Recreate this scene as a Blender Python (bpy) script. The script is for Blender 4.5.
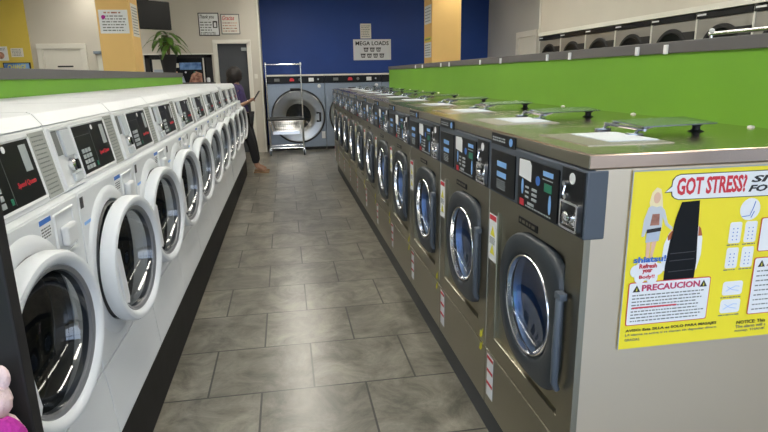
import bpy, bmesh, math, random
from mathutils import Vector, Matrix
PI = math.pi
random.seed(7)
for o in list(bpy.data.objects):
    bpy.data.objects.remove(o, do_unlink=True)
SC = bpy.context.scene
COL = SC.collection

# ---------------------------------------------------------------- camera
YAW, PITCH, ROLL, FPX = 9.59056178, 14.12153865, -0.95893307, 563.574917529781
def cam_axes():
    y, p, r = math.radians(YAW), math.radians(PITCH), math.radians(ROLL)
    f = Vector((math.sin(y)*math.cos(p), math.cos(y)*math.cos(p), -math.sin(p)))
    rt = Vector((math.cos(y), -math.sin(y), 0)); up = rt.cross(f)
    rt2 = rt*math.cos(r) + up*math.sin(r); up2 = rt2.cross(f)
    return rt2, up2, f
rt, up, fw = cam_axes()
cam = bpy.data.cameras.new('camera'); camo = bpy.data.objects.new('camera', cam); COL.objects.link(camo)
cam.sensor_width = 36; cam.sensor_fit = 'HORIZONTAL'; cam.lens = FPX/768*36; cam.clip_start = .02
m = Matrix((rt, up, -fw)).transposed().to_4x4(); m.translation = (0, 0, 1.45)
camo.matrix_world = m
SC.camera = camo

# ---------------------------------------------------------------- world, lights, exposure
SC.view_settings.view_transform = 'Standard'; SC.view_settings.look = 'None'
SC.view_settings.gamma = 1; SC.view_settings.use_curve_mapping = False
SC.view_settings.exposure = 0.05
w = bpy.data.worlds.new('world'); SC.world = w; w.use_nodes = True
nt = w.node_tree; bg = nt.nodes['Background']
sky_ramp = nt.nodes.new('ShaderNodeValToRGB'); tc = nt.nodes.new('ShaderNodeTexCoord'); sx = nt.nodes.new('ShaderNodeSeparateXYZ')
nt.links.new(tc.outputs['Generated'], sx.inputs[0]); nt.links.new(sx.outputs['Z'], sky_ramp.inputs[0])
cr = sky_ramp.color_ramp
cr.elements[0].position = .0; cr.elements[0].color = (.16, .17, .18, 1)
cr.elements[1].position = .5; cr.elements[1].color = (.45, .65, 1, 1)
e = cr.elements.new(.02); e.color = (.75, .85, 1, 1)
nt.links.new(sky_ramp.outputs[0], bg.inputs[0]); bg.inputs[1].default_value = 4.4
def portal():
    l = bpy.data.lights.new('storefront_daylight', 'AREA'); l.shape = 'RECTANGLE'; l.size = 9.2; l.size_y = 2.3
    l.cycles.is_portal = True
    o = bpy.data.objects.new('storefront_daylight', l); COL.objects.link(o)
    o.location = (-.3, -3.0, 1.6); o.rotation_euler = (PI/2, 0, 0)   # faces +y
portal()
LAMP_EMIT = 24.0

# ---------------------------------------------------------------- materials
def mat(name, col, rough=.5, metal=0, bump=0, bscale=60, noise=0, nscale=8, coat=0, emit=None, estr=0, spec=.5, stretch=None, ior=1.45, alpha=None, col2=None):
    m = bpy.data.materials.new(name); m.use_nodes = True
    nt = m.node_tree; b = nt.nodes['Principled BSDF']
    b.inputs['Base Color'].default_value = (*col, 1); b.inputs['Roughness'].default_value = rough
    b.inputs['Metallic'].default_value = metal; b.inputs['Specular IOR Level'].default_value = spec
    b.inputs['Coat Weight'].default_value = coat; b.inputs['Coat Roughness'].default_value = .08
    if emit: b.inputs['Emission Color'].default_value = (*emit, 1); b.inputs['Emission Strength'].default_value = estr
    if noise or bump or col2:
        t = nt.nodes.new('ShaderNodeTexCoord'); mp = nt.nodes.new('ShaderNodeMapping'); nt.links.new(t.outputs['Object'], mp.inputs[0])
        if stretch: mp.inputs['Scale'].default_value = stretch
    if noise or col2:
        n = nt.nodes.new('ShaderNodeTexNoise'); n.inputs['Scale'].default_value = nscale; n.inputs['Detail'].default_value = 5
        nt.links.new(mp.outputs[0], n.inputs['Vector'])
        mx = nt.nodes.new('ShaderNodeValToRGB')
        a = [max(0, c*(1-noise)) for c in col]; c2 = col2 or [min(1, c*(1+noise)) for c in col]
        mx.color_ramp.elements[0].position = .35; mx.color_ramp.elements[0].color = (*a, 1)
        mx.color_ramp.elements[1].position = .65; mx.color_ramp.elements[1].color = (*c2, 1)
        nt.links.new(n.outputs[0], mx.inputs[0]); nt.links.new(mx.outputs[0], b.inputs['Base Color'])
    if bump:
        n2 = nt.nodes.new('ShaderNodeTexNoise'); n2.inputs['Scale'].default_value = bscale
        nt.links.new(mp.outputs[0], n2.inputs['Vector'])
        bp = nt.nodes.new('ShaderNodeBump'); bp.inputs['Strength'].default_value = bump; bp.inputs['Distance'].default_value = .01
        nt.links.new(n2.outputs[0], bp.inputs['Height']); nt.links.new(bp.outputs[0], b.inputs['Normal'])
    return m
def glass_mat(name, tint, rough=.03, refl=.12):
    m = bpy.data.materials.new(name); m.use_nodes = True; nt = m.node_tree; nt.nodes.clear()
    out = nt.nodes.new('ShaderNodeOutputMaterial'); tr = nt.nodes.new('ShaderNodeBsdfTransparent'); gl = nt.nodes.new('ShaderNodeBsdfGlossy')
    tr.inputs[0].default_value = (*tint, 1); gl.inputs['Roughness'].default_value = rough
    mx = nt.nodes.new('ShaderNodeMixShader'); lw = nt.nodes.new('ShaderNodeLayerWeight'); lw.inputs[0].default_value = .35
    ma = nt.nodes.new('ShaderNodeMath'); ma.operation = 'MULTIPLY_ADD'; ma.inputs[1].default_value = .8; ma.inputs[2].default_value = refl
    nt.links.new(lw.outputs['Fresnel'], ma.inputs[0]); nt.links.new(ma.outputs[0], mx.inputs[0])
    nt.links.new(tr.outputs[0], mx.inputs[1]); nt.links.new(gl.outputs[0], mx.inputs[2]); nt.links.new(mx.outputs[0], out.inputs[0])
    return m
M = {}
M['white'] = mat('white_enamel', (.72, .75, .78), .42, noise=.02, nscale=3)
M['white_plastic'] = mat('white_plastic', (.70, .72, .74), .35)
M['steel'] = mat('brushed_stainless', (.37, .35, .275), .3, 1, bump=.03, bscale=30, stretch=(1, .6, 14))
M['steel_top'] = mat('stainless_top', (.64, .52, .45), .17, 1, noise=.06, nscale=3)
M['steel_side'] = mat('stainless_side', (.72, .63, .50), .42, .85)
M['blue_steel'] = mat('cool_grey_steel', (.27, .32, .39), .4, .6, noise=.05, nscale=3)
M['chrome'] = mat('chrome', (.82, .83, .85), .15, 1)
M['disc_steel'] = mat('polished_disc', (.55, .58, .62), .28, 1)
M['drum'] = mat('sky_tinted_drum_steel', (.55, .66, .82), .42, .85, bump=.15, bscale=25)  # blue base colour stands in for sky reflected from the storefront
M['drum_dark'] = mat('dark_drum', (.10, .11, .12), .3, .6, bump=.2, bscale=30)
M['gasket'] = mat('rubber_gasket', (.03, .033, .037), .45)
M['grey_ring'] = mat('grey_seal', (.30, .31, .33), .3, .5)
M['slate'] = mat('slate_blue_plastic', (.075, .092, .118), .45)
M['door_dark'] = mat('charcoal_door_ring', (.028, .036, .045), .42)
M['black'] = mat('black_panel', (.006, .007, .009), .32, spec=.25)
M['black_matte'] = mat('black_matte', (.012, .012, .014), .6)
M['plinth'] = mat('black_plinth', (.008, .008, .009), .55, spec=.2, noise=.3, nscale=12)
M['navy'] = mat('navy_paint', (.012, .06, .30), .55, noise=.06, nscale=1.5)
M['beige'] = mat('beige_paint', (.62, .585, .52), .65, noise=.03, nscale=1.2, bump=.05, bscale=40)
M['greywall'] = mat('grey_paint', (.52, .52, .51), .65, noise=.03, nscale=1.2)
M['cream'] = mat('cream_trim', (.78, .76, .70), .5)
M['yellow'] = mat('yellow_paint', (.74, .57, .10), .55, noise=.03, nscale=2)
M['orange'] = mat('apricot_paint', (.86, .56, .20), .6, noise=.03, nscale=2)
M['green'] = mat('lime_green_paint', (.145, .37, .02), .5, noise=.07, nscale=1.2)
M['cap'] = mat('grey_laminate_cap', (.11, .108, .11), .5)
M['ceil'] = mat('ceiling_white', (.72, .71, .68), .8)
M['glass_sky_tint'] = glass_mat('sky_tinted_door_glass', (.58, .74, .98), refl=.13)  # blue tint paints in the storefront daylight mirrored by the door
M['glass_dark'] = glass_mat('smoked_glass', (.40, .43, .46), refl=.05)
M['glass'] = glass_mat('clear_glass', (.9, .93, .95), refl=.05)
M['lamp'] = mat('fluorescent_diffuser', (.9, .9, .9), .5, emit=(1, .95, .84), estr=LAMP_EMIT)
M['lamp_side'] = mat('fluorescent_diffuser_side', (.9, .9, .9), .5, emit=(1, .95, .84), estr=LAMP_EMIT*.40)
M['paper'] = mat('white_paper', (.80, .82, .84), .6)
M['grey_label'] = mat('grey_label', (.34, .36, .34), .5)
M['ink'] = mat('black_ink', (.015, .015, .018), .5)
M['ink_grey'] = mat('grey_ink', (.16, .17, .17), .5)
M['red'] = mat('red_ink', (.62, .03, .05), .5)
M['crimson'] = mat('crimson_ink', (.50, .04, .12), .5)
M['chute'] = mat('pale_grey_plastic', (.55, .59, .63), .35)
M['blue'] = mat('blue_ink', (.05, .17, .55), .5)
M['ltblue'] = mat('light_blue_print', (.22, .45, .85), .45)
M['teal'] = mat('green_display', (.02, .20, .12), .4)
M['button'] = mat('grey_button', (.38, .42, .44), .4)
M['poster_yellow'] = mat('poster_yellow', (.88, .75, .035), .35)
M['ylw'] = mat('safety_yellow', (.75, .70, .05), .5)
M['skin'] = mat('skin', (.36, .20, .13), .5)
M['hair'] = mat('dark_hair', (.018, .013, .012), .6, bump=1, bscale=45)
M['skin_print'] = mat('printed_skin', (.75, .48, .34), .5)
M['blonde'] = mat('blonde_print', (.85, .74, .45), .5)
M['purple'] = mat('purple_cloth', (.045, .03, .11), .8, noise=.2, nscale=20)
M['blackcloth'] = mat('black_cloth', (.012, .012, .015), .85)
M['tan'] = mat('sandal_tan', (.35, .22, .12), .6)
M['leaf'] = mat('leaf', (.10, .21, .03), .4, noise=.45, nscale=9)
M['bark'] = mat('stem', (.18, .11, .07), .8)
M['doorgrey'] = mat('dark_grey_door', (.05, .055, .065), .45, noise=.1, nscale=3)
M['pink'] = mat('pink_plush', (.85, .45, .50), .95, bump=.8, bscale=70)
M['pink2'] = mat('pale_pink_plush', (.85, .66, .66), .95, bump=.8, bscale=70)
M['magenta'] = mat('magenta_plush', (.45, .03, .30), .95, bump=.8, bscale=70)
M['dryer'] = mat('dryer_grey_steel', (.36, .35, .33), .4, .6)
M['sky'] = mat('poster_sky_blue', (.07, .20, .55), .4, col2=(.25, .45, .8), noise=.2, nscale=9)
M['rosy'] = mat('poster_red_brown', (.40, .14, .10), .5, col2=(.75, .42, .30), noise=.4, nscale=14)
M['charcoal_print'] = mat('charcoal_print', (.05, .05, .055), .4)
M['denim'] = mat('pale_denim_print', (.45, .52, .62), .5)
M['ginger'] = mat('chestnut_print', (.45, .12, .04), .4)
M['hatch'] = mat('painted_sheen_hatch', (.74, .80, .86), .4, spec=.25)  # pale blue-white colour paints in the bright reflection on the plate
M['lidsteel'] = mat('satin_lid', (.30, .34, .38), .2, .9)

def floor_mat():
    m = bpy.data.materials.new('slate_floor_tiles'); m.use_nodes = True; nt = m.node_tree; N = nt.nodes; L = nt.links
    b = N['Principled BSDF']
    tc = N.new('ShaderNodeTexCoord'); mp = N.new('ShaderNodeMapping'); L.new(tc.outputs['Object'], mp.inputs[0])
    mp.inputs['Location'].default_value = (-(.0625-.2475), -(2.447-.465*12), 0)
    br = N.new('ShaderNodeTexBrick'); L.new(mp.outputs[0], br.inputs['Vector'])
    br.offset = .5; br.inputs['Scale'].default_value = 1; br.inputs['Brick Width'].default_value = .495; br.inputs['Row Height'].default_value = .465
    br.inputs['Mortar Size'].default_value = .0048; br.inputs['Mortar Smooth'].default_value = .1; br.inputs['Bias'].default_value = 0
    br.inputs['Color1'].default_value = (.8, .8, .8, 1); br.inputs['Color2'].default_value = (1.12, 1.12, 1.12, 1); br.inputs['Mortar'].default_value = (.0, .0, .0, 1)
    n = N.new('ShaderNodeTexNoise'); n.inputs['Scale'].default_value = 4.5; n.inputs['Detail'].default_value = 11; n.inputs['Roughness'].default_value = .74; n.inputs['Distortion'].default_value = .6
    L.new(tc.outputs['Object'], n.inputs['Vector'])
    r = N.new('ShaderNodeValToRGB'); L.new(n.outputs[0], r.inputs[0])
    r.color_ramp.elements[0].position = .38; r.color_ramp.elements[0].color = (.098, .092, .072, 1)
    r.color_ramp.elements[1].position = .64; r.color_ramp.elements[1].color = (.30, .28, .23, 1)
    mu = N.new('ShaderNodeMix'); mu.data_type = 'RGBA'; mu.blend_type = 'MULTIPLY'; mu.inputs[0].default_value = 1
    L.new(r.outputs[0], mu.inputs[6]); L.new(br.outputs['Color'], mu.inputs[7])
    mo = N.new('ShaderNodeMix'); mo.data_type = 'RGBA'; L.new(br.outputs['Fac'], mo.inputs[0]); L.new(mu.outputs[2], mo.inputs[6]); mo.inputs[7].default_value = (.02, .018, .016, 1)
    L.new(mo.outputs[2], b.inputs['Base Color'])
    rr = N.new('ShaderNodeMapRange'); L.new(n.outputs[0], rr.inputs[0]); rr.inputs[3].default_value = .25; rr.inputs[4].default_value = .33
    b.inputs['Specular IOR Level'].default_value = .9
    L.new(rr.outputs[0], b.inputs['Roughness'])
    bp = N.new('ShaderNodeBump'); bp.inputs['Strength'].default_value = .10; bp.inputs['Distance'].default_value = .01
    n2 = N.new('ShaderNodeTexNoise'); n2.inputs['Scale'].default_value = 14; n2.inputs['Detail'].default_value = 6; L.new(tc.outputs['Object'], n2.inputs['Vector'])
    su = N.new('ShaderNodeMath'); su.operation = 'SUBTRACT'; L.new(n2.outputs[0], su.inputs[0]); L.new(br.outputs['Fac'], su.inputs[1])
    L.new(su.outputs[0], bp.inputs['Height']); L.new(bp.outputs[0], b.inputs['Normal'])
    return m
M['floor'] = floor_mat()

# ---------------------------------------------------------------- helpers
class Fr:
    """a flat frame: origin, right, up, outward normal"""
    def __init__(s, o, r, u):
        s.o = Vector(o); s.r = Vector(r).normalized(); s.u = Vector(u).normalized(); s.n = s.r.cross(s.u)
    def p(s, a, b, d=0): return s.o + s.r*a + s.u*b + s.n*d
ORG = {}     # world origin of a part whose mesh is written in world coordinates
class MB:
    def __init__(s): s.bm = bmesh.new()
    def face(s, vs):
        try: s.bm.faces.new(vs)
        except ValueError: pass
    def box(s, x0, x1, y0, y1, z0, z1, bev=0, seg=2):
        vs = [s.bm.verts.new((x, y, z)) for x in (x0, x1) for y in (y0, y1) for z in (z0, z1)]
        fs = []
        for q in ((0, 1, 3, 2), (4, 6, 7, 5), (0, 4, 5, 1), (2, 3, 7, 6), (0, 2, 6, 4), (1, 5, 7, 3)):
            fs.append(s.bm.faces.new([vs[i] for i in q]))
        if bev:
            es = list({e for f in fs for e in f.edges})
            bmesh.ops.bevel(s.bm, geom=es, offset=bev, segments=seg, profile=.5, affect='EDGES')
        return s
    def fbox(s, fr, a0, a1, b0, b1, d0, d1, bev=0):
        vs = [s.bm.verts.new(fr.p(a, b, d)) for a in (a0, a1) for b in (b0, b1) for d in (d0, d1)]
        fs = [s.bm.faces.new([vs[i] for i in q]) for q in ((0, 1, 3, 2), (4, 6, 7, 5), (0, 4, 5, 1), (2, 3, 7, 6), (0, 2, 6, 4), (1, 5, 7, 3))]
        if bev:
            es = list({e for f in fs for e in f.edges})
            bmesh.ops.bevel(s.bm, geom=es, offset=bev, segments=2, profile=.5, affect='EDGES')
        return s
    def prism(s, fr, pts, d0, d1):
        a = [s.bm.verts.new(fr.p(u, v, d0)) for u, v in pts]; b = [s.bm.verts.new(fr.p(u, v, d1)) for u, v in pts]
        s.face(list(reversed(a))); s.face(b); n = len(pts)
        for i in range(n): s.face([a[i], a[(i+1) % n], b[(i+1) % n], b[i]])
        return s
    def ring(s, fr, outer, inner, prof):
        """prof: list of (t, d): t=0 outer loop .. 1 inner loop, d depth; closed profile"""
        n = len(outer); rows = []
        for t, d in prof:
            rows.append([s.bm.verts.new(fr.p(o[0]*(1-t)+i[0]*t, o[1]*(1-t)+i[1]*t, d)) for o, i in zip(outer, inner)])
        m = len(rows)
        for j in range(m):
            A, B = rows[j], rows[(j+1) % m]
            for i in range(n): s.face([A[i], A[(i+1) % n], B[(i+1) % n], B[i]])
        return s
    def lathe(s, fr, c, prof, n=40, sx=1, sy=1, closed=False):
        rows = []
        for r, d in prof:
            if r < 1e-6: rows.append([s.bm.verts.new(fr.p(c[0], c[1], d))])
            else: rows.append([s.bm.verts.new(fr.p(c[0]+r*sx*math.cos(2*PI*i/n), c[1]+r*sy*math.sin(2*PI*i/n), d)) for i in range(n)])
        k = len(rows)
        for j in range(k if closed else k-1):
            A, B = rows[j], rows[(j+1) % k]
            for i in range(n):
                i2 = (i+1) % n
                if len(A) == 1 and len(B) == 1: continue
                if len(A) == 1: s.face([A[0], B[i2], B[i]])
                elif len(B) == 1: s.face([A[i], A[i2], B[0]])
                else: s.face([A[i], A[i2], B[i2], B[i]])
        return s
    def tube(s, pts, r, n=8, cap=True):
        pts = [Vector(p) for p in pts]; rows = []; prev = None
        for i, p in enumerate(pts):
            t = (pts[min(i+1, len(pts)-1)] - pts[max(i-1, 0)]).normalized()
            if prev is None:
                a = Vector((0, 0, 1)) if abs(t.z) < .9 else Vector((1, 0, 0)); x = t.cross(a).normalized()
            else: x = (prev - t*prev.dot(t)).normalized()
            prev = x; y = t.cross(x); rr = r[i] if isinstance(r, (list, tuple)) else r
            rows.append([s.bm.verts.new(p + x*rr*math.cos(2*PI*k/n) + y*rr*math.sin(2*PI*k/n)) for k in range(n)])
        for A, B in zip(rows, rows[1:]):
            for k in range(n): s.face([A[k], A[(k+1) % n], B[(k+1) % n], B[k]])
        if cap: s.face(list(reversed(rows[0]))); s.face(rows[-1])
        return s
    def sphere(s, c, r, sc=(1, 1, 1), seg=16, jit=0):
        ret = bmesh.ops.create_uvsphere(s.bm, u_segments=seg, v_segments=max(6, seg//2+2), radius=r)
        for v in ret['verts']:
            k = 1 + (random.uniform(-jit, jit) if jit else 0)
            v.co = Vector((v.co.x*sc[0]*k, v.co.y*sc[1]*k, v.co.z*sc[2]*k)) + Vector(c)
        return s
    def build(s, name, m, parent=None, org=None, smooth=None, recalc=True):
        if recalc: bmesh.ops.recalc_face_normals(s.bm, faces=s.bm.faces)
        po = ORG.get(parent.name, Vector((0, 0, 0))) if parent else Vector((0, 0, 0))
        org = Vector(org) if org is not None else po
        if org.length: bmesh.ops.translate(s.bm, vec=-org, verts=s.bm.verts)
        l = org - po
        me = bpy.data.meshes.new(name); s.bm.to_mesh(me); s.bm.free()
        me.materials.append(m if not isinstance(m, str) else M[m])
        o = bpy.data.objects.new(name, me); COL.objects.link(o); o.location = l
        ORG[o.name] = org
        if smooth: me.shade_auto(smooth) if hasattr(me, 'shade_auto') else sm(me, smooth)
        if parent: o.parent = parent
        return o
def sm(me, ang):
    """smooth shading with sharp edges above the angle"""
    a = math.radians(ang); bm = bmesh.new(); bm.from_mesh(me)
    for f in bm.faces: f.smooth = True
    for e in bm.edges:
        if len(e.link_faces) == 2 and e.calc_face_angle(0) > a: e.smooth = False
    bm.to_mesh(me); bm.free()
def tag(o, label=None, cat=None, group=None, kind=None):
    if label: o['label'] = label
    if cat: o['category'] = cat
    if group: o['group'] = group
    if kind: o['kind'] = kind
    return o
def thing(name, loc, rz=0, world=False):
    o = bpy.data.objects.new(name, None); COL.objects.link(o); o.location = loc; o.rotation_euler = (0, 0, rz); o.empty_display_size = .1
    if world: ORG[o.name] = Vector(loc)
    return o
def copy_tree(o, parent=None):
    c = o.copy(); COL.objects.link(c)
    c.parent = parent
    for ch in list(o.children): copy_tree(ch, c)
    return c
def struct(o): o['kind'] = 'structure'; return o
def circ(c, r, n=64, ry=None):
    ry = ry or r
    return [(c[0]+r*math.cos(2*PI*i/n), c[1]+ry*math.sin(2*PI*i/n)) for i in range(n)]
def rect_by_angle(c, x0, x1, y0, y1, n=64):
    out = []
    for i in range(n):
        a = 2*PI*i/n; dx, dy = math.cos(a), math.sin(a); t = 9e9
        if dx > 1e-9: t = min(t, (x1-c[0])/dx)
        if dx < -1e-9: t = min(t, (x0-c[0])/dx)
        if dy > 1e-9: t = min(t, (y1-c[1])/dy)
        if dy < -1e-9: t = min(t, (y0-c[1])/dy)
        out.append((c[0]+dx*t, c[1]+dy*t))
    # snap nearest samples onto the corners
    for cx in (x0, x1):
        for cy in (y0, y1):
            k = min(range(n), key=lambda i: (out[i][0]-cx)**2+(out[i][1]-cy)**2); out[k] = (cx, cy)
    return out
def rrect(x0, x1, y0, y1, r, k=5):
    out = []
    for cx, cy, a0 in ((x1-r, y1-r, 0), (x0+r, y1-r, 90), (x0+r, y0+r, 180), (x1-r, y0+r, 270)):
        for i in range(k+1):
            a = math.radians(a0+90*i/k); out.append((cx+r*math.cos(a), cy+r*math.sin(a)))
    return out
_tc = {}
def text_mesh(body, size, bold=0, shear=0, width=1, align='LEFT'):
    key = (body, size, bold, shear, width, align)
    if key in _tc: return _tc[key]
    cu = bpy.data.curves.new('lettering', 'FONT'); cu.body = body; cu.size = size; cu.offset = bold; cu.shear = shear
    cu.align_x = align; cu.resolution_u = 2; cu.extrude = .0004
    o = bpy.data.objects.new('lettering', cu); COL.objects.link(o)
    bpy.context.view_layer.update()
    dg = bpy.context.evaluated_depsgraph_get()
    me = bpy.data.meshes.new_from_object(o.evaluated_get(dg))
    bpy.data.objects.remove(o, do_unlink=True)
    for v in me.vertices: v.co.x *= width
    _tc[key] = me
    return me
def text(body, size, m, fr, a, b, parent, name='lettering', d=.001, fit=None, **kw):
    me = text_mesh(body, size, **kw).copy()
    if fit:
        xs = [v.co.x for v in me.vertices]; ys = [v.co.y for v in me.vertices]
        sx = fit[0]/(max(xs)-min(xs)); sy = (fit[1]/(max(ys)-min(ys))) if len(fit) > 1 and fit[1] else 1
        x0 = min(xs); y0 = min(ys)
        for v in me.vertices: v.co.x = (v.co.x-x0)*sx; v.co.y = (v.co.y-y0)*sy
    me.materials.clear(); me.materials.append(M[m])
    bmt = Matrix((fr.r, fr.u, fr.n)).transposed().to_4x4(); bmt.translation = fr.p(a, b, d) - ORG.get(parent.name, Vector((0, 0, 0)))
    me.transform(bmt)
    o = bpy.data.objects.new(name, me); COL.objects.link(o); o.parent = parent
    return o
def lines(fr, a0, a1, b0, b1, n, h, m, parent, name='small_print', seed=1, d0=.0003, d1=.0009):
    """rows of tiny illegible print as one raised mesh"""
    rnd = random.Random(seed); mb = MB()
    for i in range(n):
        y = b1 - (b1-b0)*(i+.5)/n; x = a0; end = a1 - rnd.random()*(a1-a0)*.15
        while x < end:
            wl = rnd.uniform(.5, 2.2)*h*2.0
            mb.fbox(fr, x, min(x+wl, end), y-h/2, y+h/2, d0, d1); x += wl + h*.9
    return mb.build(name, m, parent)

# ================================================================ the room
struct(MB().box(-5.6, 5.2, -3.1, 13.2, -.1, 0).build('floor', 'floor'))
struct(MB().box(-5.7, 5.2, -3.1, 13.2, 3.02, 3.12).build('ceiling', 'ceil'))
struct(MB().box(-5.7, -5.5, -3.1, 11.33, 0, 3.02).build('wall_left', 'beige'))
# back wall: beige section with a doorway, a closed door and the window opening
def back_wall():
    mb = MB(); y0, y1 = 11.33, 11.45
    mb.box(-5.6, -2.50, y0, y1, 0, 3.02); mb.box(-2.50, -1.30, y0, y1, 1.86, 3.02); mb.box(-2.50, -1.30, y0, y1, 0, 1.05)
    mb.box(-1.30, -1.20, y0, y1, 0, 3.02); mb.box(-1.20, -.64, y0, y1, 2.06, 3.02); mb.box(-.64, -.41, y0, y1, 0, 3.02)
    return struct(mb.build('wall_back', 'beige'))
back_wall()
struct(MB().box(-5.5, -4.385, 11.31, 11.33, 0, 3.02).build('wall_back_yellow', 'yellow'))
struct(MB().box(-.41, 4.6, 12.5, 12.6, 0, 3.02).build('wall_back_alcove', 'navy'))
struct(MB().box(-.47, -.41, 11.45, 12.5, 0, 3.02).build('wall_alcove_left', 'beige'))
struct(MB().box(-.425, -.395, 11.31, 11.36, 0, 3.02).build('trim_1', 'cream'))
struct(MB().box(4.52, 4.62, -3.1, 12.5, 0, 3.02).build('wall_right', 'greywall'))
bh = MB(); bh.box(4.10, 4.52, 2.2, 8.92, 1.995, 3.02); struct(bh.build('wall_right_bulkhead', 'beige'))
struct(MB().box(4.07, 4.10, 2.2, 8.92, 1.995, 2.05).build('trim_7', 'cream')); struct(MB().box(4.08, 4.12, 8.92, 8.95, 1.995, 3.02).build('trim_8', 'cream'))
struct(MB().box(-1.30, .0, 13.1, 13.2, 0, 3.02).build('wall_passage', 'greywall'))
# storefront behind the camera: low sill, head, and mullions; daylight comes through the glass
sf = MB(); sf.box(-5.6, 4.6, -3.1, -3.0, 0, .35); sf.box(-5.6, 4.6, -3.1, -3.0, 2.75, 3.02)
struct(sf.build('wall_front', 'beige'))
mu = MB()
for x in (-5.5, -3.9, -2.3, -1.1, .1, 1.3, 2.9, 4.45): mu.box(x-.035, x+.035, -3.09, -3.01, .35, 2.75)
mu.box(-5.5, 4.5, -3.09, -3.01, 2.1, 2.16)
struct(mu.build('window_2', 'black_matte'))
# open doorway in the back wall with frame and a dark grey door leaf
dr = MB()
dr.box(-1.265, -1.19, 11.29, 11.45, 0, 2.05, .004); dr.box(-.65, -.575, 11.29, 11.45, 0, 2.05, .004); dr.box(-1.265, -.575, 11.29, 11.45, 2.05, 2.12, .004)
struct(dr.build('trim_2', 'cream'))
dl = struct(MB().box(-1.19, -.65, 11.40, 11.44, 0, 2.05, .003).build('door_1', 'doorgrey'))
hb = MB(); hb.tube([(-.71, 11.40, 1.0), (-.71, 11.36, 1.0), (-.80, 11.35, 1.0)], .01); h1 = hb.build('door_handle', 'chrome', dl)
cl = MB().box(-.76, -.66, 11.37, 11.40, 1.92, 1.98, .005).build('door_closer', 'button', dl)
# closed beige door at the far left
d2 = struct(MB().box(-4.19, -3.55, 11.315, 11.36, 0, 1.99, .003).build('door_2', 'cream'))
MB().box(-3.98, -3.72, 11.305, 11.316, 1.665, 1.69).build('name_plate', 'ink', d2)
f2 = MB(); f2.box(-4.28, -4.18, 11.28, 11.36, 0, 1.98, .004); f2.box(-3.56, -3.46, 11.28, 11.36, 0, 1.98, .004); f2.box(-4.28, -3.46, 11.28, 11.36, 1.98, 2.07, .004)
struct(f2.build('trim_3', 'cream'))
# door in the grey side wall at the right
d3 = struct(MB().box(4.49, 4.525, 9.98, 10.66, 0, 2.08, .003).build('door_3', 'cream'))
f3 = MB(); f3.box(4.46, 4.525, 10.66, 10.78, 0, 2.08, .004); f3.box(4.46, 4.525, 9.86, 9.98, 0, 2.08, .004); f3.box(4.46, 4.525, 9.86, 10.78, 2.08, 2.18, .004)
struct(f3.build('trim_4', 'cream'))
# window opening in the back wall
wf = MB(); wf.box(-2.50, -1.30, 11.34, 11.40, 1.80, 1.86); wf.box(-2.50, -2.42, 11.34, 11.40, 1.05, 1.86); wf.box(-1.42, -1.30, 11.34, 11.40, 1.05, 1.86); wf.box(-2.5, -1.3, 11.34, 11.40, 1.05, 1.12)
wn = struct(wf.build('window_1', 'black_matte'))
MB().box(-2.42, -1.42, 11.385, 11.395, 1.12, 1.80).build('pane', 'black', wn)
MB().box(-2.55, -1.27, 11.29, 11.345, 1.86, 1.885, .003).build('window_head_trim', 'cream', wn)
# pillars
pl = struct(MB().box(-2.362, -1.945, 8.30, 8.75, 0, 3.02, .006).build('pillar_left', 'orange'))
pr = struct(MB().box(2.512, 3.022, 9.70, 10.25, 0, 3.02, .006).build('pillar_right', 'orange'))

# ceiling lamps: rows of fluorescent strips
def lamp(x, y, wd=.16, ln=2.3):
    t = thing('ceiling_light', (x, y, 3.02))
    MB().box(-wd/2-.02, wd/2+.02, -ln/2, ln/2, -.035, 0, .004).build('fixture_body', 'cream', t)
    MB().box(-wd/2, wd/2, -ln/2+.03, ln/2-.03, -.055, -.035, .006).build('diffuser', 'lamp' if x == .06 else 'lamp_side', t)
    return t
rows = [(.06, 'above the aisle'), (-3.3, 'left of the apricot pillar'), (2.95, 'above the right aisle')]
ordn = ['first', 'second', 'third', 'fourth', 'fifth', 'sixth', 'seventh', 'eighth', 'ninth', 'tenth', 'eleventh']
for x, wh in rows:
    for k in range(5):
        t = lamp(x, -1.0+2.75*k, .16 if x == .06 else .30)
        tag(t, 'long white ceiling strip light %s, %s from the storefront' % (wh, ordn[k]), 'ceiling light', 'fluorescent strip lights')

# ================================================================ half walls
def half_wall(name, x0, x1, y0, y1, zc0, zc1, label, over):
    t = thing(name, ((x0+x1)/2, (y0+y1)/2, 0)); cx, cy = (x0+x1)/2, (y0+y1)/2
    MB().box(x0-cx, x1-cx, y0-cy, y1-cy, 0, zc0).build('painted_panel', 'green', t)
    MB().box(x0-cx-over, x1-cx+over, y0-cy-.01, y1-cy+.01, zc0, zc1, .003).build('cap', 'cap', t)
    tag(t, label, 'half wall'); return t
hwl = half_wall('half_wall', -1.75, -1.45, -.4, 8.80, 1.455, 1.515, 'lime green half wall with grey cap behind the white washers', .012)
hwr = half_wall('half_wall', 1.60, 1.90, 1.262, 8.78, 1.515, 1.562, 'lime green half wall with grey cap behind the stainless washers', .012)

# ================================================================ plinths
struct(MB().box(-1.44, -.627, 1.165, 8.72, 0, .25, .004).build('trim_5', 'plinth'))
struct(MB().box(.765, 1.59, 1.262, 8.76, 0, .155, .004).build('trim_6', 'plinth'))

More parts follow.
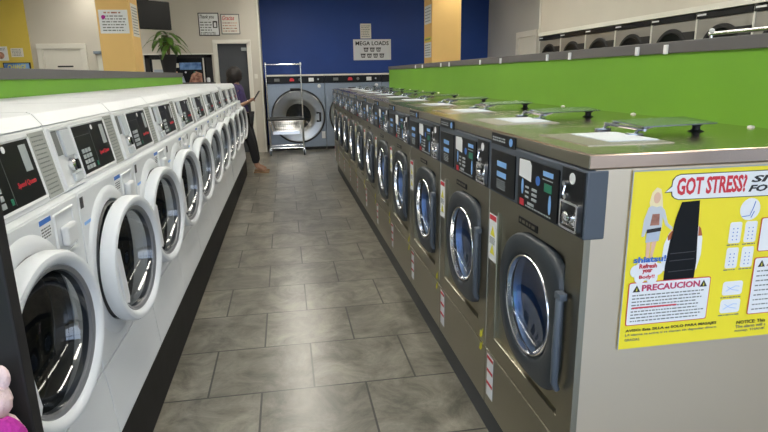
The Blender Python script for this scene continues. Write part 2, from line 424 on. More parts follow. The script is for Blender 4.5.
# ================================================================ stainless washer (right row)
RP = .682; RY = 1.257
def open_box(mb, x0, x1, y0, y1, z0, z1, skip='x0'):
    vs = [mb.bm.verts.new((x, y, z)) for x in (x0, x1) for y in (y0, y1) for z in (z0, z1)]
    q = {'x0': (0, 1, 3, 2), 'x1': (4, 6, 7, 5), 'y0': (0, 4, 5, 1), 'y1': (2, 3, 7, 6), 'z0': (0, 2, 6, 4), 'z1': (1, 5, 7, 3)}
    for k, i in q.items():
        if k != skip: mb.bm.faces.new([vs[j] for j in i])
def steel_washer():
    Y0 = RY; t = thing('stainless_washer', (1.16, Y0+RP/2, .155), world=True)
    fr = Fr((.725, Y0, 0), (0, -1, 0), (0, 0, 1))         # a = -w, d>0 towards the aisle
    B = lambda a0, a1, b0, b1, d0, d1, bev=0: MB().fbox(fr, a0, a1, b0, b1, d0, d1, bev)
    c = (-.305, .735)
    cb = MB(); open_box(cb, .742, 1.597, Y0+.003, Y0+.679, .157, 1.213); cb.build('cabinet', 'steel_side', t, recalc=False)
    # front panel with square recess and a round port
    n = 64
    fp = MB(); out = rect_by_angle(c, -.679, -.003, .404, 1.036, n); rec = rect_by_angle(c, -.595, -.093, .478, .965, n)
    fp.ring(fr, out, rec, [(0, -.017), (0, -.004), (.02, 0), (.97, 0), (1.0, -.004), (1.0, -.016), (1, -.017)])
    hole = circ(c, .185, n)
    fp.ring(fr, rec, hole, [(0, -.016), (1, -.016), (1, -.03), (0, -.03)])
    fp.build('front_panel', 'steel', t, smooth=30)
    B(-.679, -.003, .157, .397, -.017, -.001, .003).build('kick_panel', 'steel', t)
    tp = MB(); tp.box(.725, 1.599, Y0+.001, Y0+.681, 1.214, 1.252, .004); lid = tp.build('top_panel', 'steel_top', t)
    # console
    cs = MB(); cs.box(.720, .778, Y0+.0005, Y0+.6815, 1.034, 1.212, .005); con = cs.build('control_console', 'slate', t)
    MB().box(.7225, .7252, Y0+.002, Y0+.680, 1.2165, 1.2485, .001).build('front_trim', 'steel', t)
    fc = Fr((.720, Y0, 0), (0, -1, 0), (0, 0, 1))
    C = lambda a0, a1, b0, b1, d0, d1, bev=0: MB().fbox(fc, a0, a1, b0, b1, d0, d1, bev)
    np_ = MB(); np_.fbox(Fr((.7225, Y0, 0), (0, -1, 0), (0, 0, 1)), -.665, -.45, 1.206, 1.245, 0, .004, .002); npl = np_.build('model_plate', 'black', t)
    f0 = Fr((.7185, Y0, 0), (0, -1, 0), (0, 0, 1))
    lines(f0, -.65, -.53, 1.217, 1.235, 2, .005, 'button', npl, seed=3)
    MB().lathe(f0, (-.485, 1.226), [(.013, 0), (.013, .002), (0, .002)], 16).build('emblem', 'ltblue', npl)
    ip = MB(); ip.prism(fc, rrect(-.654, -.440, 1.044, 1.188, .006), 0, .004); ip = ip.build('instruction_panel', 'black', con)
    for z_ in (1.136, 1.100): MB().fbox(fc, -.595, -.512, z_, z_+.018, .004, .005).build('blue_label', 'ltblue', con)
    lines(fc, -.595, -.51, 1.057, 1.092, 5, .0028, 'button', con, seed=5, d0=.004, d1=.0046)
    dp = MB(); dp.prism(fc, rrect(-.408, -.138, 1.04, 1.192, .008), 0, .005); dp.build('display_panel', 'black', con)
    f5 = Fr((.715, Y0, 0), (0, -1, 0), (0, 0, 1))
    k = MB(); k.prism(f5, [(-.400, 1.135), (-.400, 1.188), (-.325, 1.190), (-.312, 1.178), (-.312, 1.128)], 0, .0008); k.build('notice_sticker', 'paper', con)
    k = MB()
    for zz in (1.093, 1.108, 1.078): k.fbox(f5, -.30, -.268, zz-.004, zz+.004, 0, .003, .001); k.fbox(f5, -.350, -.325, zz-.003, zz+.003, 0, .001)
    for zz in (1.060,): k.fbox(f5, -.33, -.285, zz-.004, zz+.004, 0, .001)
    k.build('button_row', 'button', con)
    k = MB(); k.fbox(f5, -.222, -.175, 1.118, 1.142, 0, .001); k.build('display_screen', 'teal', con)
    k = MB(); k.fbox(f5, -.232, -.170, 1.162, 1.176, 0, .001); k.build('blue_legend', 'ltblue', con)
    k = MB(); k.prism(f5, [(-.372+.008*math.cos(a), 1.105+.024*math.sin(a)) for a in [i*PI/8 for i in range(16)]], 0, .001); k.build('blue_legend', 'ltblue', con)
    k = MB(); k.prism(f5, [(-.183+.008*math.cos(a), 1.085+.028*math.sin(a)) for a in [i*PI/8 for i in range(16)]], 0, .001)
    k.build('blue_legend', 'ltblue', con)
    k = MB(); k.prism(f5, circ((-.265, 1.140), .014, 16), 0, .001); k.build('round_badge', 'blue', con)
    k = MB(); k.fbox(f5, -.388, -.357, 1.046, 1.066, 0, .001); k.build('red_sticker', 'red', con)
    lines(f5, -.345, -.16, 1.046, 1.054, 1, .004, 'button', con, seed=9)
    lines(f5, -.235, -.16, 1.148, 1.157, 1, .003, 'button', con, seed=2)
    cp = MB(); cp.prism(fc, rrect(-.122, -.006, 1.04, 1.206, .004), 0, .004); cp.build('coin_panel', 'black', con)
    f6 = Fr((.716, Y0, 0), (0, -1, 0), (0, 0, 1))
    MB().prism(f6, circ((-.066, 1.182), .015, 16), 0, .001).build('round_sticker', 'paper', con)
    kk = MB(); kk.lathe(f6, (-.098, 1.165), [(.007, 0), (.007, .008), (0, .008)], 14); kk.tube([f6.p(-.098, 1.16, .002), f6.p(-.098, 1.135, .008)], .003, 6); kk.lathe(f6, (-.098, 1.13), [(.008, 0), (.008, .004), (0, .004)], 14); kk.build('coin_return', 'chrome', con, smooth=40)
    cm = MB(); cm.ring(f6, rrect(-.112, -.02, 1.046, 1.122, .006), rrect(-.106, -.026, 1.052, 1.116, .004), [(0, 0), (0, .008), (1, .008), (1, 0)])
    cm.fbox(f6, -.098, -.034, 1.058, 1.09, 0, .006, .002); cm.lathe(f6, (-.060, 1.082), [(.017, 0), (.017, .018), (.012, .022), (0, .022)], 18)
    cm.build('coin_box', 'chrome', con, smooth=40)
    # plate above the door
    lp = MB().fbox(fr, -.408, -.268, .978, 1.001, 0, .003, .001).build('brand_plate', 'black', t)
    f7 = Fr((.722, Y0, 0), (0, -1, 0), (0, 0, 1)); lines(f7, -.398, -.278, .984, .996, 1, .009, 'steel', lp, seed=4)
    # door
    n = 72
    def dshape(s):
        out = []
        for i in range(n):
            a = 2*PI*i/n; ca, sa = math.cos(a), math.sin(a)
            e = 2.25 if ca < 0 else 4.2
            r = 1/((abs(ca)**e+abs(sa)**e)**(1/e)); rr = .228 if ca < 0 else .222
            x = rr*s*r*ca; y = (.226 if sa > 0 else .222)*s*r*sa
            if ca < 0 and sa < 0: x *= .97
            out.append((c[0]+x, c[1]+y))
        return out
    inner = circ(c, .162, n, .164)
    d = MB(); d.ring(fr, dshape(1), inner, [(0, -.014), (0, .004), (.05, .012), (.12, .015), (.82, .016), (.92, .013), (1, .004), (1, -.014)])
    door = d.build('door', 'door_dark', t, smooth=35)
    g = MB(); g.lathe(fr, c, [(.162, .010), (.159, .014), (.154, .012), (.152, -.002), (.162, -.004)], 56, closed=True); g.build('inner_ring', 'chrome', door, smooth=40)
    g = MB(); g.lathe(fr, c, [(.158, .008), (.154, -.008), (.12, -.030), (.085, -.045), (.04, -.053), (0, -.055)], 48); g.build('glass', 'glass_sky_tint', door, smooth=60, recalc=False)
    h = MB(); h.tube([fr.p(-.070, .86, .014), fr.p(-.066, .85, .024), fr.p(-.066, .70, .026), fr.p(-.068, .60, .024), fr.p(-.072, .575, .012)], [.009, .0105, .011, .0105, .009], 10)
    h.fbox(fr, -.088, -.055, .848, .870, .006, .030, .004); h.build('handle', 'slate', door, smooth=40)
    h = MB()
    for zz in (.86, .60): h.lathe(fr, (-.538, zz-.02), [(.010, .0), (.010, .02), (0, .024)], 10)
    # drum
    dm = MB(); dm.lathe(fr, c, [(.186, -.02), (.178, -.05), (.20, -.06), (.205, -.40), (.15, -.43), (0, -.44)], 48)
    for i in range(3):
        a = 2*PI*i/3+.5; p0 = fr.p(c[0]+.19*math.cos(a), c[1]+.19*math.sin(a), -.08); p1 = fr.p(c[0]+.19*math.cos(a), c[1]+.19*math.sin(a), -.40)
        dm.tube([p0, p1], .022, 8)
    dm.build('drum', 'drum', t, smooth=50, recalc=False)
    # stickers
    s1 = B(-.676, -.602, .772, .948, 0, .001).build('caution_label', 'paper', t)
    f8 = Fr((.724, Y0, 0), (0, -1, 0), (0, 0, 1))
    k = MB(); k.fbox(f8, -.672, -.606, .926, .944, 0, .0006); k.build('red_header', 'red', s1)
    for zz in (.885, .815): MB().prism(f8, [(-.662, zz-.018), (-.616, zz-.018), (-.639, zz+.02)], 0, .0006).build('warning_triangle', 'ylw', s1)
    lines(f8, -.668, -.61, .835, .862, 4, .003, 'ink_grey', s1, seed=6, d0=0, d1=.0006)
    s2 = B(-.652, -.588, .212, .388, .001, .002).build('price_label', 'paper', t)
    f9 = Fr((.7225, Y0, 0), (0, -1, 0), (0, 0, 1))
    for zz in (.377, .322, .268): MB().fbox(f9, -.650, -.590, zz-.006, zz+.006, 0, .001).build('red_band', 'red', s2)
    for zz in (.415, .36): MB().prism(fr, [(-.05, zz), (-.036, zz+.02), (-.045, zz+.02), (-.030, zz+.05), (-.040, zz+.022), (-.058, zz+.03), (-.07, zz+.0)], .0, .0012).build('arrow_sticker', 'ylw', t)
    # soap dispenser on top
    hf = MB(); hf.box(.80, 1.06, Y0+.15, Y0+.455, 1.251, 1.254, .001); hf = hf.build('dispenser_frame', 'steel', t)
    MB().box(.895, 1.05, Y0+.205, Y0+.425, 1.254, 1.257, .001).build('painted_sheen_hatch', 'hatch', hf)
    ld = MB(); p = [(1.07, .31, 1.279), (1.33, .32, 1.283), (1.40, .57, 1.283), (1.11, .55, 1.279)]
    b0 = [ld.bm.verts.new((x, Y0+y, z)) for x, y, z in p]; b1 = [ld.bm.verts.new((x, Y0+y, z+.004)) for x, y, z in p]
    ld.face(b0[::-1]); ld.face(b1)
    for i in range(4): ld.face([b0[i], b0[(i+1) % 4], b1[(i+1) % 4], b1[i]])
    ldo = ld.build('dispenser_lid', 'lidsteel', t)
    ar = MB()
    for y in (.34, .52): ar.tube([(1.06, Y0+y, 1.256), (1.07, Y0+y, 1.268), (1.12, Y0+y, 1.279)], .005, 8); ar.box(1.035, 1.085, Y0+y-.012, Y0+y+.012, 1.252, 1.261, .002)
    ar.tube([(1.075, Y0+.31, 1.272), (1.085, Y0+.55, 1.272)], .005, 8)
    ar.build('hinge_arm', 'lidsteel', ldo, smooth=40)
    pk = MB(); pk.lathe(Fr((1.32, Y0+.40, 0), (1, 0, 0), (0, 1, 0)), (0, 0), [(.026, 1.252), (.013, 1.258), (.012, 1.270), (.030, 1.280)], 14); pk.build('prop', 'black_matte', ldo, smooth=40)
    MB().lathe(Fr((1.575, Y0+.455, 0), (1, 0, 0), (0, 1, 0)), (0, 0), [(.012, 1.252), (.011, 1.257), (0, 1.260)], 12).build('bolt', 'cream', t)
    return t
sw0 = steel_washer()
SWL = ['nearest the camera, yellow poster on its side', 'second from the camera', 'third from the camera', 'fourth from the camera', 'fifth from the camera', 'sixth from the camera',
       'seventh from the camera', 'eighth from the camera', 'ninth from the camera', 'tenth from the camera', 'farthest from the camera at the row end']
for k in range(11):
    o = sw0 if k == 0 else copy_tree(sw0)
    o.location = (1.16, RY+RP*(k+.5), .155)
    tag(o, 'stainless washer in right row, ' + SWL[k], 'washing machine', 'stainless washers in the right row')
tag(MB().box(.757, .775, 1.265, 8.75, .0, .150, .001).build('kick_rail', 'door_dark'), 'dark metal kick rail along the foot of the stainless washers', 'rail')

# ================================================================ white washer (left row)
LP = .68; LY = 1.165
def white_washer():
    Y0 = LY; t = thing('white_washer', (-1.03, Y0+LP/2, .25), world=True)
    XF = -.650
    fr = Fr((XF, Y0, 0), (0, 1, 0), (0, 0, 1)); c = (.27, .810); n = 64
    cb = MB(); open_box(cb, -1.44, -.672, Y0+.003, Y0+.677, .251, 1.10, 'x1'); cb.box(-1.44, -.722, Y0+.003, Y0+.677, 1.10, 1.318); cb.build('cabinet', 'white', t, recalc=False)
    fp = MB(); out = rect_by_angle(c, .003, .677, .503, 1.106, n)
    fp.ring(fr, out, circ(c, .212, n), [(0, -.022), (0, -.003), (.015, 0), (.90, 0), (1, -.004), (1, -.022)])
    fp.lathe(fr, c, [(.272, -.002), (.262, .006), (.245, .009), (.222, .009), (.215, -.004)], 64, closed=True)
    fp.box(-.70, -.652, Y0+.003, Y0+.677, 1.088, 1.1105, .003)
    front = fp.build('front_panel', 'white', t, smooth=30)
    # lower panel flares towards the aisle at its foot
    lo = MB(); prof = [(-.672, .252), (-.628, .252), (-.626, .262), (-.640, .420), (-.650, .497), (-.672, .497)]
    a = [lo.bm.verts.new((x, Y0+.003, z)) for x, z in prof]; b = [lo.bm.verts.new((x, Y0+.677, z)) for x, z in prof]
    lo.face(a[::-1]); lo.face(b)
    for i in range(len(a)): lo.face([a[i], a[(i+1) % len(a)], b[(i+1) % len(a)], b[i]])
    lo.build('lower_panel', 'white', t)
    # lid and top
    tp = MB(); prof = [(-1.44, 1.318), (-.716, 1.318), (-.722, 1.326), (-.742, 1.352), (-.756, 1.358), (-1.44, 1.360)]
    a = [tp.bm.verts.new((x, Y0+.004, z)) for x, z in prof]; b = [tp.bm.verts.new((x, Y0+.676, z)) for x, z in prof]
    tp.face(a[::-1]); tp.face(b)
    for i in range(len(a)): tp.face([a[i], a[(i+1) % len(a)], b[(i+1) % len(a)], b[i]])
    tp.build('top_panel', 'white', t, smooth=25)
    # slanted control panel
    bt = Vector((-.680, 0, 1.112)); tpv = Vector((-.716, 0, 1.314)); up = (tpv-bt); L = up.length
    fs = Fr((-.680, Y0, 1.112), (0, 1, 0), up)
    cp = MB(); cp.fbox(fs, .002, .678, 0, L, -.03, 0, .004); con = cp.build('control_panel', 'white_plastic', t)
    S = lambda a0, a1, b0, b1, d0, d1, bev=0: MB().fbox(fs, a0, a1, b0, b1, d0, d1, bev)
    fr_ = MB(); fr_.ring(fs, rrect(.190, .555, .012, .192, .008), rrect(.200, .545, .022, .184, .004), [(0, 0), (.3, .005), (1, .002), (1, 0)]); fr_.build('display_bezel', 'white_plastic', con)
    S(.200, .545, .022, .184, 0, .0015).build('display_panel', 'black', con)
    k = MB()
    for i in range(3):
        for j in range(4): k.fbox(fs, .232+i*.030, .254+i*.030, .034+j*.019, .048+j*.019, .0015, .004, .001)
    k.build('keypad', 'button', con)
    k = MB(); k.prism(fs, circ((.395, .170), .009, 12), .0015, .003); k.build('indicator', 'paper', con)
    k = MB(); k.fbox(fs, .205, .36, .150, .1515, .0015, .002); k.fbox(fs, .366, .3675, .03, .175, .0015, .002); k.build('divider', 'ink_grey', con)
    text('Speed Queen', .1, 'red', fs, .405, .062, con, 'brand_lettering', d=.0022, fit=(.110, .019), bold=.001, shear=.2)
    k = MB(); k.fbox(fs, .345, .358, .034, .050, .0015, .003); k.build('start_button', 'teal', con)
    S(.480, .522, .100, .172, .0015, .0022).build('price_sticker', 'button', con)
    S(.560, .665, .006, .196, 0, .0015).build('instruction_strip', 'grey_label', con)
    lines(fs, .572, .655, .012, .19, 14, .0035, 'ink_grey', con, seed=8, d0=.0015, d1=.0019)
    # coin slot bay
    cs = MB(); cs.ring(fs, rrect(.010, .178, .004, .198, .006), rrect(.022, .166, .014, .188, .005), [(0, 0), (.2, .006), (.9, .006), (1, .001), (1, 0)]); cs.build('coin_bay_frame', 'white_plastic', con)
    k = MB(); k.fbox(fs, .024, .070, .110, .186, .001, .003); k.build('coin_slot', 'ink_grey', con)
    k = MB(); k.fbox(fs, .082, .160, .10, .184, .001, .010, .002); k.build('coin_chute', 'chute', con)
    MB().fbox(fs, .088, .160, .018, .045, .001, .010, .002).build('coin_return_cup', 'chute', con)
    k = MB(); k.lathe(fs, (.105, .072), [(.017, .001), (.017, .014), (.010, .018), (0, .018)], 16, sx=1, sy=1.25); k.build('coin_knob', 'chrome', con, smooth=40)
    k = MB(); k.lathe(fs, (.118, .070), [(.013, .014), (.013, .022), (0, .022)], 14, sx=.8, sy=1.3); k.build('key_lock', 'black', con, smooth=40)
    # soap drawer and stickers on the front
    f2 = Fr((XF, Y0, 0), (0, 1, 0), (0, 0, 1))
    sd = MB(); sd.ring(f2, rrect(.475, .625, .955, 1.088, .008), rrect(.487, .613, .967, 1.078, .006), [(0, 0), (.3, .005), (1, .004), (1, 0)]); sdo = sd.build('soap_drawer', 'white_plastic', t)
    MB().fbox(f2, .51, .59, .985, 1.045, 0, .022, .008).build('drawer_handle', 'white_plastic', sdo)
    st = MB().fbox(f2, .385, .46, 1.035, 1.092, 0, .001).build('care_label', 'paper', t)
    f3 = Fr((XF+.001, Y0, 0), (0, 1, 0), (0, 0, 1))
    MB().fbox(f3, .385, .46, 1.078, 1.092, 0, .0006).build('blue_header', 'blue', st)
    lines(f3, .392, .455, 1.038, 1.070, 4, .004, 'ink_grey', st, seed=12, d0=0, d1=.0006)
    MB().fbox(f2, .012, .040, 1.055, 1.090, 0, .001).build('black_sticker', 'ink', t)
    MB().fbox(f2, .025, .085, .998, 1.008, 0, .001).build('blue_sticker', 'ltblue', t)
    # door
    hinge = (XF, Y0+.27, .810)
    d = MB(); R = .230
    d.lathe(fr, c, [(R-.020, .012), (R-.004, .014), (R, .022), (R, .052), (R-.006, .062), (R-.016, .065), (R-.026, .062), (R-.036, .052), (R-.044, .030), (R-.03, .014)], 64, closed=True)
    door = d.build('door', 'white', t, org=hinge, smooth=40)
    g = MB(); g.lathe(fr, c, [(R-.036, .048), (R-.040, .051), (R-.050, .046), (R-.054, .022), (R-.045, .018)], 56, closed=True); g.build('seal_ring', 'grey_ring', door, smooth=40)
    g = MB(); g.lathe(fr, c, [(R-.052, .038), (R-.060, .008), (R-.08, -.025), (.10, -.050), (.05, -.062), (0, -.066)], 48); g.build('glass', 'glass_dark', door, smooth=60, recalc=False)
    h = MB(); h.prism(fr, [(c[0]-.206, c[1]+.080), (c[0]-.198, c[1]+.100), (c[0]-.172, c[1]+.082), (c[0]-.140, c[1]-.100), (c[0]-.150, c[1]-.118), (c[0]-.176, c[1]-.108)], .050, .064); h.build('handle', 'white_plastic', door)
    gk = MB(); gk.lathe(fr, c, [(.216, -.002), (.208, .012), (.196, .002), (.200, -.035), (.214, -.03)], 48, closed=True); gk.build('gasket', 'gasket', t, smooth=40)
    dm = MB(); dm.lathe(fr, c, [(.213, -.02), (.205, -.04), (.235, -.07), (.238, -.42), (.20, -.45), (0, -.46)], 48)
    for i in range(3):
        a = 2*PI*i/3+.5; dm.tube([fr.p(c[0]+.215*math.cos(a), c[1]+.215*math.sin(a), -.09), fr.p(c[0]+.215*math.cos(a), c[1]+.215*math.sin(a), -.42)], .022, 8)
    dm.build('drum', 'drum_dark', t, smooth=50, recalc=False)
    return t
ww0 = white_washer()
WWL = ['nearest the camera, cut by the left edge', 'second from the camera, its round door ajar', 'third from the camera', 'fourth from the camera', 'fifth from the camera', 'sixth from the camera',
       'seventh from the camera', 'eighth from the camera, before the narrow gap', 'ninth from the camera, just past the gap', 'tenth from the camera', 'farthest, beside the standing person']
for k in range(11):
    o = ww0 if k == 0 else copy_tree(ww0)
    o.location = (-1.03, LY+LP*(k+.5)+(.055 if k > 7 else 0), .25)
    tag(o, 'white front-load washer in left row, ' + WWL[k], 'washing machine', 'white washers in the left row')
    for ch in o.children:
        if ch.name.split('.')[0] == 'door': ch.rotation_euler.z = -.12; ch.location.x += {1: .026}.get(k, .006)
g0 = LY+LP*8
tag(MB().box(-1.43, -.70, g0+.004, g0+.051, .25, 1.34, .003).build('filler_panel', 'white'), 'narrow white filler strip between the eighth and ninth white washers', 'filler panel')

# ================================================================ far wall: three giant washers
def mega():
    t = thing('giant_washer', (.22, 12.0, 0), world=True)
    fr = Fr((.22, 11.43, 0), (1, 0, 0), (0, 0, 1)); c = (.03, .67); n = 64
    cb = MB(); vs = open_box(cb, -.345, .785, 11.46, 12.44, .04, 1.44, 'y0'); cb.build('cabinet', 'blue_steel', t, recalc=False)
    fp = MB(); fp.ring(fr, rect_by_angle(c, -.565, .565, .06, 1.30, n), circ(c, .50, n), [(0, -.03), (0, 0), (1, 0), (1, -.03)]); fp.build('front_panel', 'blue_steel', t, smooth=30)
    MB().fbox(fr, -.55, .55, 0, .06, -.08, -.03).build('foot_rail', 'black_matte', t)
    co = MB().fbox(fr, -.565, .565, 1.305, 1.44, -.03, .02, .004).build('control_console', 'black', t)
    MB().fbox(fr, -.567, .567, 1.442, 1.472, -.20, .03, .004).build('top_trim', 'cream', t)
    f2 = Fr((.22, 11.41, 0), (1, 0, 0), (0, 0, 1))
    MB().fbox(f2, -.40, -.30, 1.345, 1.40, 0, .004).build('display_screen', 'ink_grey', co)
    MB().prism(f2, [(-.11, 1.345), (-.02, 1.345), (-.02, 1.375), (-.04, 1.405), (-.09, 1.405), (-.11, 1.375)], 0, .004).build('red_badge', 'red', co)
    MB().lathe(f2, (.09, 1.375), [(.028, 0), (.024, .02), (0, .02)], 16).build('program_dial', 'ink_grey', co, smooth=40)
    MB().fbox(f2, .26, .36, 1.335, 1.405, 0, .003).build('notice_card', 'paper', co)
    MB().fbox(f2, .43, .46, 1.36, 1.39, 0, .003).build('coin_slot', 'button', co)
    d = MB(); d.lathe(fr, c, [(.53, 0), (.53, .02), (.515, .03), (.50, .02), (.50, 0)], 64, closed=True); d = d.build('door_gasket', 'gasket', t, smooth=40)
    d = MB(); d.lathe(fr, c, [(.50, .0), (.50, .025), (.485, .035), (.46, .030), (.36, .015), (.26, -.005), (.245, -.02)], 64); door = d.build('door', 'disc_steel', t, smooth=40, recalc=False)
    g = MB(); g.lathe(fr, c, [(.248, -.01), (.25, -.02), (.18, -.07), (.08, -.10), (0, -.105)], 48); g.build('glass', 'glass_dark', door, smooth=60, recalc=False)
    h = MB(); h.tube([fr.p(c[0]+.36, c[1]+.06, .05), fr.p(c[0]+.42, c[1]+.06, .09), fr.p(c[0]+.42, c[1]-.10, .09), fr.p(c[0]+.36, c[1]-.10, .05)], .02, 10); h.build('handle', 'black_matte', door, smooth=40)
    h = MB().fbox(fr, c[0]-.14, c[0]+.05, c[1]+.505, c[1]+.545, 0, .05, .01).build('latch', 'black_matte', door)
    dm = MB(); dm.lathe(fr, c, [(.30, -.0), (.42, -.08), (.42, -.6), (.2, -.66), (0, -.66)], 48); dm.build('drum', 'drum_dark', t, smooth=50, recalc=False)
    MB().lathe(fr, (.46, 1.245), [(.035, 0), (.03, .008), (0, .008)], 18).build('round_sticker', 'paper', t)
    MB().fbox(fr, .475, .545, .22, .36, 0, .002).build('small_label', 'paper', t)
    return t
mg = mega()
for k, l in enumerate(['giant blue-grey washer with round chrome door, behind the laundry cart', 'giant blue-grey washer at the far end, its door half hidden by the stainless row', 'giant washer at the far end mostly hidden behind the lime half wall']):
    o = mg if k == 0 else copy_tree(mg)
    o.location.x = .22+1.14*k
    tag(o, l, 'washing machine', 'giant washers against the blue wall')

# ================================================================ dryers at the right wall
def dryer():
    Y0 = 8.20; t = thing('stacked_dryer', (4.31, Y0+.36, 0), world=True)
    fr = Fr((4.10, Y0, 0), (0, -1, 0), (0, 0, 1))     # a = -w
    MB().box(4.14, 4.50, Y0+.004, Y0+.716, 0, 1.985, .003).build('cabinet', 'dryer', t)
    fp = MB(); n = 56
    for cz, z0, z1 in ((1.58, 1.0, 1.925), (.62, .08, .99)):
        c = (-.36, cz); fp.ring(fr, rect_by_angle(c, -.714, -.006, z0, z1, n), circ(c, .285, n), [(0, -.045), (0, 0), (1, 0), (1, -.045)])
    fp.build('front_panel', 'dryer', t, smooth=30)
    cs = MB().fbox(fr, -.716, -.004, 1.93, 1.985, -.04, .015, .003).build('control_strip', 'black', t)
    MB().fbox(Fr((4.085, Y0, 0), (0, -1, 0), (0, 0, 1)), -.70, -.58, 1.955, 1.972, 0, .002).build('white_label', 'paper', cs)
    MB().fbox(fr, -.720, -.708, .0, 1.99, -.02, .012).build('edge_strip', 'cream', t)
    for cz in (1.58, .62):
        c = (-.36, cz)
        d = MB(); d.lathe(fr, c, [(.285, -.01), (.285, .012), (.275, .022), (.245, .022), (.235, .01), (.235, -.01)], 48, closed=True); d = d.build('door', 'black_matte', t, smooth=40)
        g = MB(); g.lathe(fr, c, [(.24, .008), (.15, -.01), (0, -.016)], 40); g.build('glass', 'black', d, smooth=60, recalc=False)
        MB().fbox(fr, -.20, -.01, cz+.10, cz+.24, 0, .012, .003).build('latch_plate', 'black_matte', d)
    return t
dy = dryer()
for k in range(9):
    o = dy if k == 0 else copy_tree(dy)
    o.location.y = 8.56-.722*k
    tag(o, 'grey stacked dryer under the beige bulkhead, ' + ordn[k] + ' from the far end', 'dryer', 'stacked dryers along the right wall')

# small white clips on the grey cap of the right half wall
for k, y in enumerate([(6.9), (6.55), (5.75), (5.45), (4.55), (4.1), (3.33), (3.05), (2.42), (2.22), (1.68)]):
    MB().box(1.579-1.75, 1.588-1.75, y-5.021-.012, y-5.021+.012, 1.512, 1.550, .002).build('clip', 'paper', hwr)

# ================================================================ signs on the far walls
FB = Fr((0, 12.5, 0), (1, 0, 0), (0, 0, 1)); FW = Fr((0, 11.33, 0), (1, 0, 0), (0, 0, 1))
def sign(name, fr, a0, a1, b0, b1, m, label, cat='sign', border=None, d=.012, group=None):
    p = fr.p((a0+a1)/2, (b0+b1)/2, 0); t = thing(name, p, world=True)
    MB().fbox(fr, a0, a1, b0, b1, 0, d, .002).build('board', m, t)
    if border:
        k = MB(); k.ring(fr, rrect(a0, a1, b0, b1, .004), rrect(a0+.016, a1-.016, b0+.016, b1-.016, .002), [(0, d), (0, d+.003), (1, d+.003), (1, d)]); k.build('border', border, t)
    tag(t, label, cat, group); return t, Fr(fr.o+fr.n*(d+.0005), fr.r, fr.u)
t, f = sign('mega_loads_sign', FB, 1.506, 2.324, 1.75, 2.18, 'paper', 'white MEGA LOADS sign with seven basket drawings on the blue wall')
text('MEGA LOADS', .1, 'ink', f, 1.555, 2.055, t, 'lettering', fit=(.72, .085), bold=.0018)
for j, (n_, z, x0) in enumerate(((3, 1.925, 1.73), (4, 1.80, 1.665))):
    for i in range(n_):
        x = x0+i*.135; k = MB(); k.ring(f, [(x, z+.075), (x+.10, z+.075), (x+.085, z), (x+.015, z)], [(x+.018, z+.06), (x+.082, z+.06), (x+.073, z+.014), (x+.027, z+.014)], [(0, 0), (0, .002), (1, .002), (1, 0)])
        k.fbox(f, x+.035, x+.065, z+.025, z+.045, 0, .002); k.fbox(f, x-.005, x+.105, z+.072, z+.084, 0, .002); k.build('basket_drawing', 'ink', t)
t, f = sign('notice_paper', FB, 1.665, 1.90, 2.195, 2.50, 'cream', 'pale paper notice taped above the MEGA LOADS sign', 'notice', d=.004)
lines(f, 1.69, 1.875, 2.22, 2.47, 7, .011, 'ink_grey', t, seed=4)
t, f = sign('thank_you_sign', FW, -1.484, -1.115, 2.19, 2.595, 'paper', 'white sign headed Thank you in black script, left of its red twin', border='ink')
text('Thank you', .1, 'ink', f, -1.455, 2.475, t, fit=(.26, .085), shear=.35, bold=.001)
lines(f, -1.455, -1.24, 2.27, 2.45, 4, .018, 'ink_grey', t, seed=21); lines(f, -1.455, -1.14, 2.21, 2.262, 2, .014, 'ink_grey', t, seed=22)
k = MB(); k.ring(f, rrect(-1.23, -1.15, 2.33, 2.45, .01), rrect(-1.212, -1.168, 2.345, 2.425, .004), [(0, 0), (0, .002), (1, .002), (1, 0)]); k.build('phone_drawing', 'ink', t)
t, f = sign('gracias_sign', FW, -1.085, -.745, 2.215, 2.575, 'cream', 'white sign headed Gracias in red script, right of its black twin', border='ink_grey')
text('Gracias', .1, 'red', f, -1.055, 2.465, t, fit=(.22, .08), shear=.35, bold=.001)
lines(f, -1.055, -.785, 2.25, 2.44, 4, .016, 'rosy', t, seed=31)
FY = Fr((0, 11.31, 0), (1, 0, 0), (0, 0, 1))
t, f = sign('change_sign', FY, -4.86, -4.42, 1.60, 1.755, 'black', 'small CHANGE sign with blue ends and yellow letters behind the left half wall', d=.03)
k = MB().fbox(f, -4.845, -4.435, 1.612, 1.742, 0, .002).build('blue_ground', 'sky', t)
f = Fr(f.o+f.n*.002, f.r, f.u)
text('CHANGE', .1, 'ylw', f, -4.79, 1.635, t, fit=(.30, .085), bold=.002)
t, f = sign('wall_notice', FY, -5.02, -4.76, 1.79, 2.03, 'paper', 'white notice with a picture, left of the smaller notice on the yellow wall', 'notice', d=.004)
MB().prism(f, circ((-4.88, 1.88), .06, 16), 0, .001).build('picture', 'rosy', t); lines(f, -5.0, -4.79, 1.96, 2.01, 2, .01, 'ink_grey', t, seed=3)
t, f = sign('wall_notice', FY, -4.71, -4.51, 1.85, 2.00, 'cream', 'small printed notice above the CHANGE sign on the yellow wall', 'notice', d=.004)
lines(f, -4.69, -4.53, 1.865, 1.985, 5, .009, 'ink_grey', t, seed=6)
FP = Fr((0, 8.30, 0), (1, 0, 0), (0, 0, 1))
t, f = sign('pillar_notice', FP, -2.335, -1.975, 2.03, 2.325, 'paper', 'white handwritten notice on the front of the left apricot pillar', 'notice', d=.003)
lines(f, -2.27, -2.05, 2.27, 2.31, 1, .018, 'rosy', t, seed=41)
lines(f, -2.30, -2.00, 2.05, 2.265, 6, .013, 'ink_grey', t, seed=42)
MB().prism(f, circ((-2.28, 2.235), .026, 10), 0, .0015).build('heart_drawing', 'magenta', t)
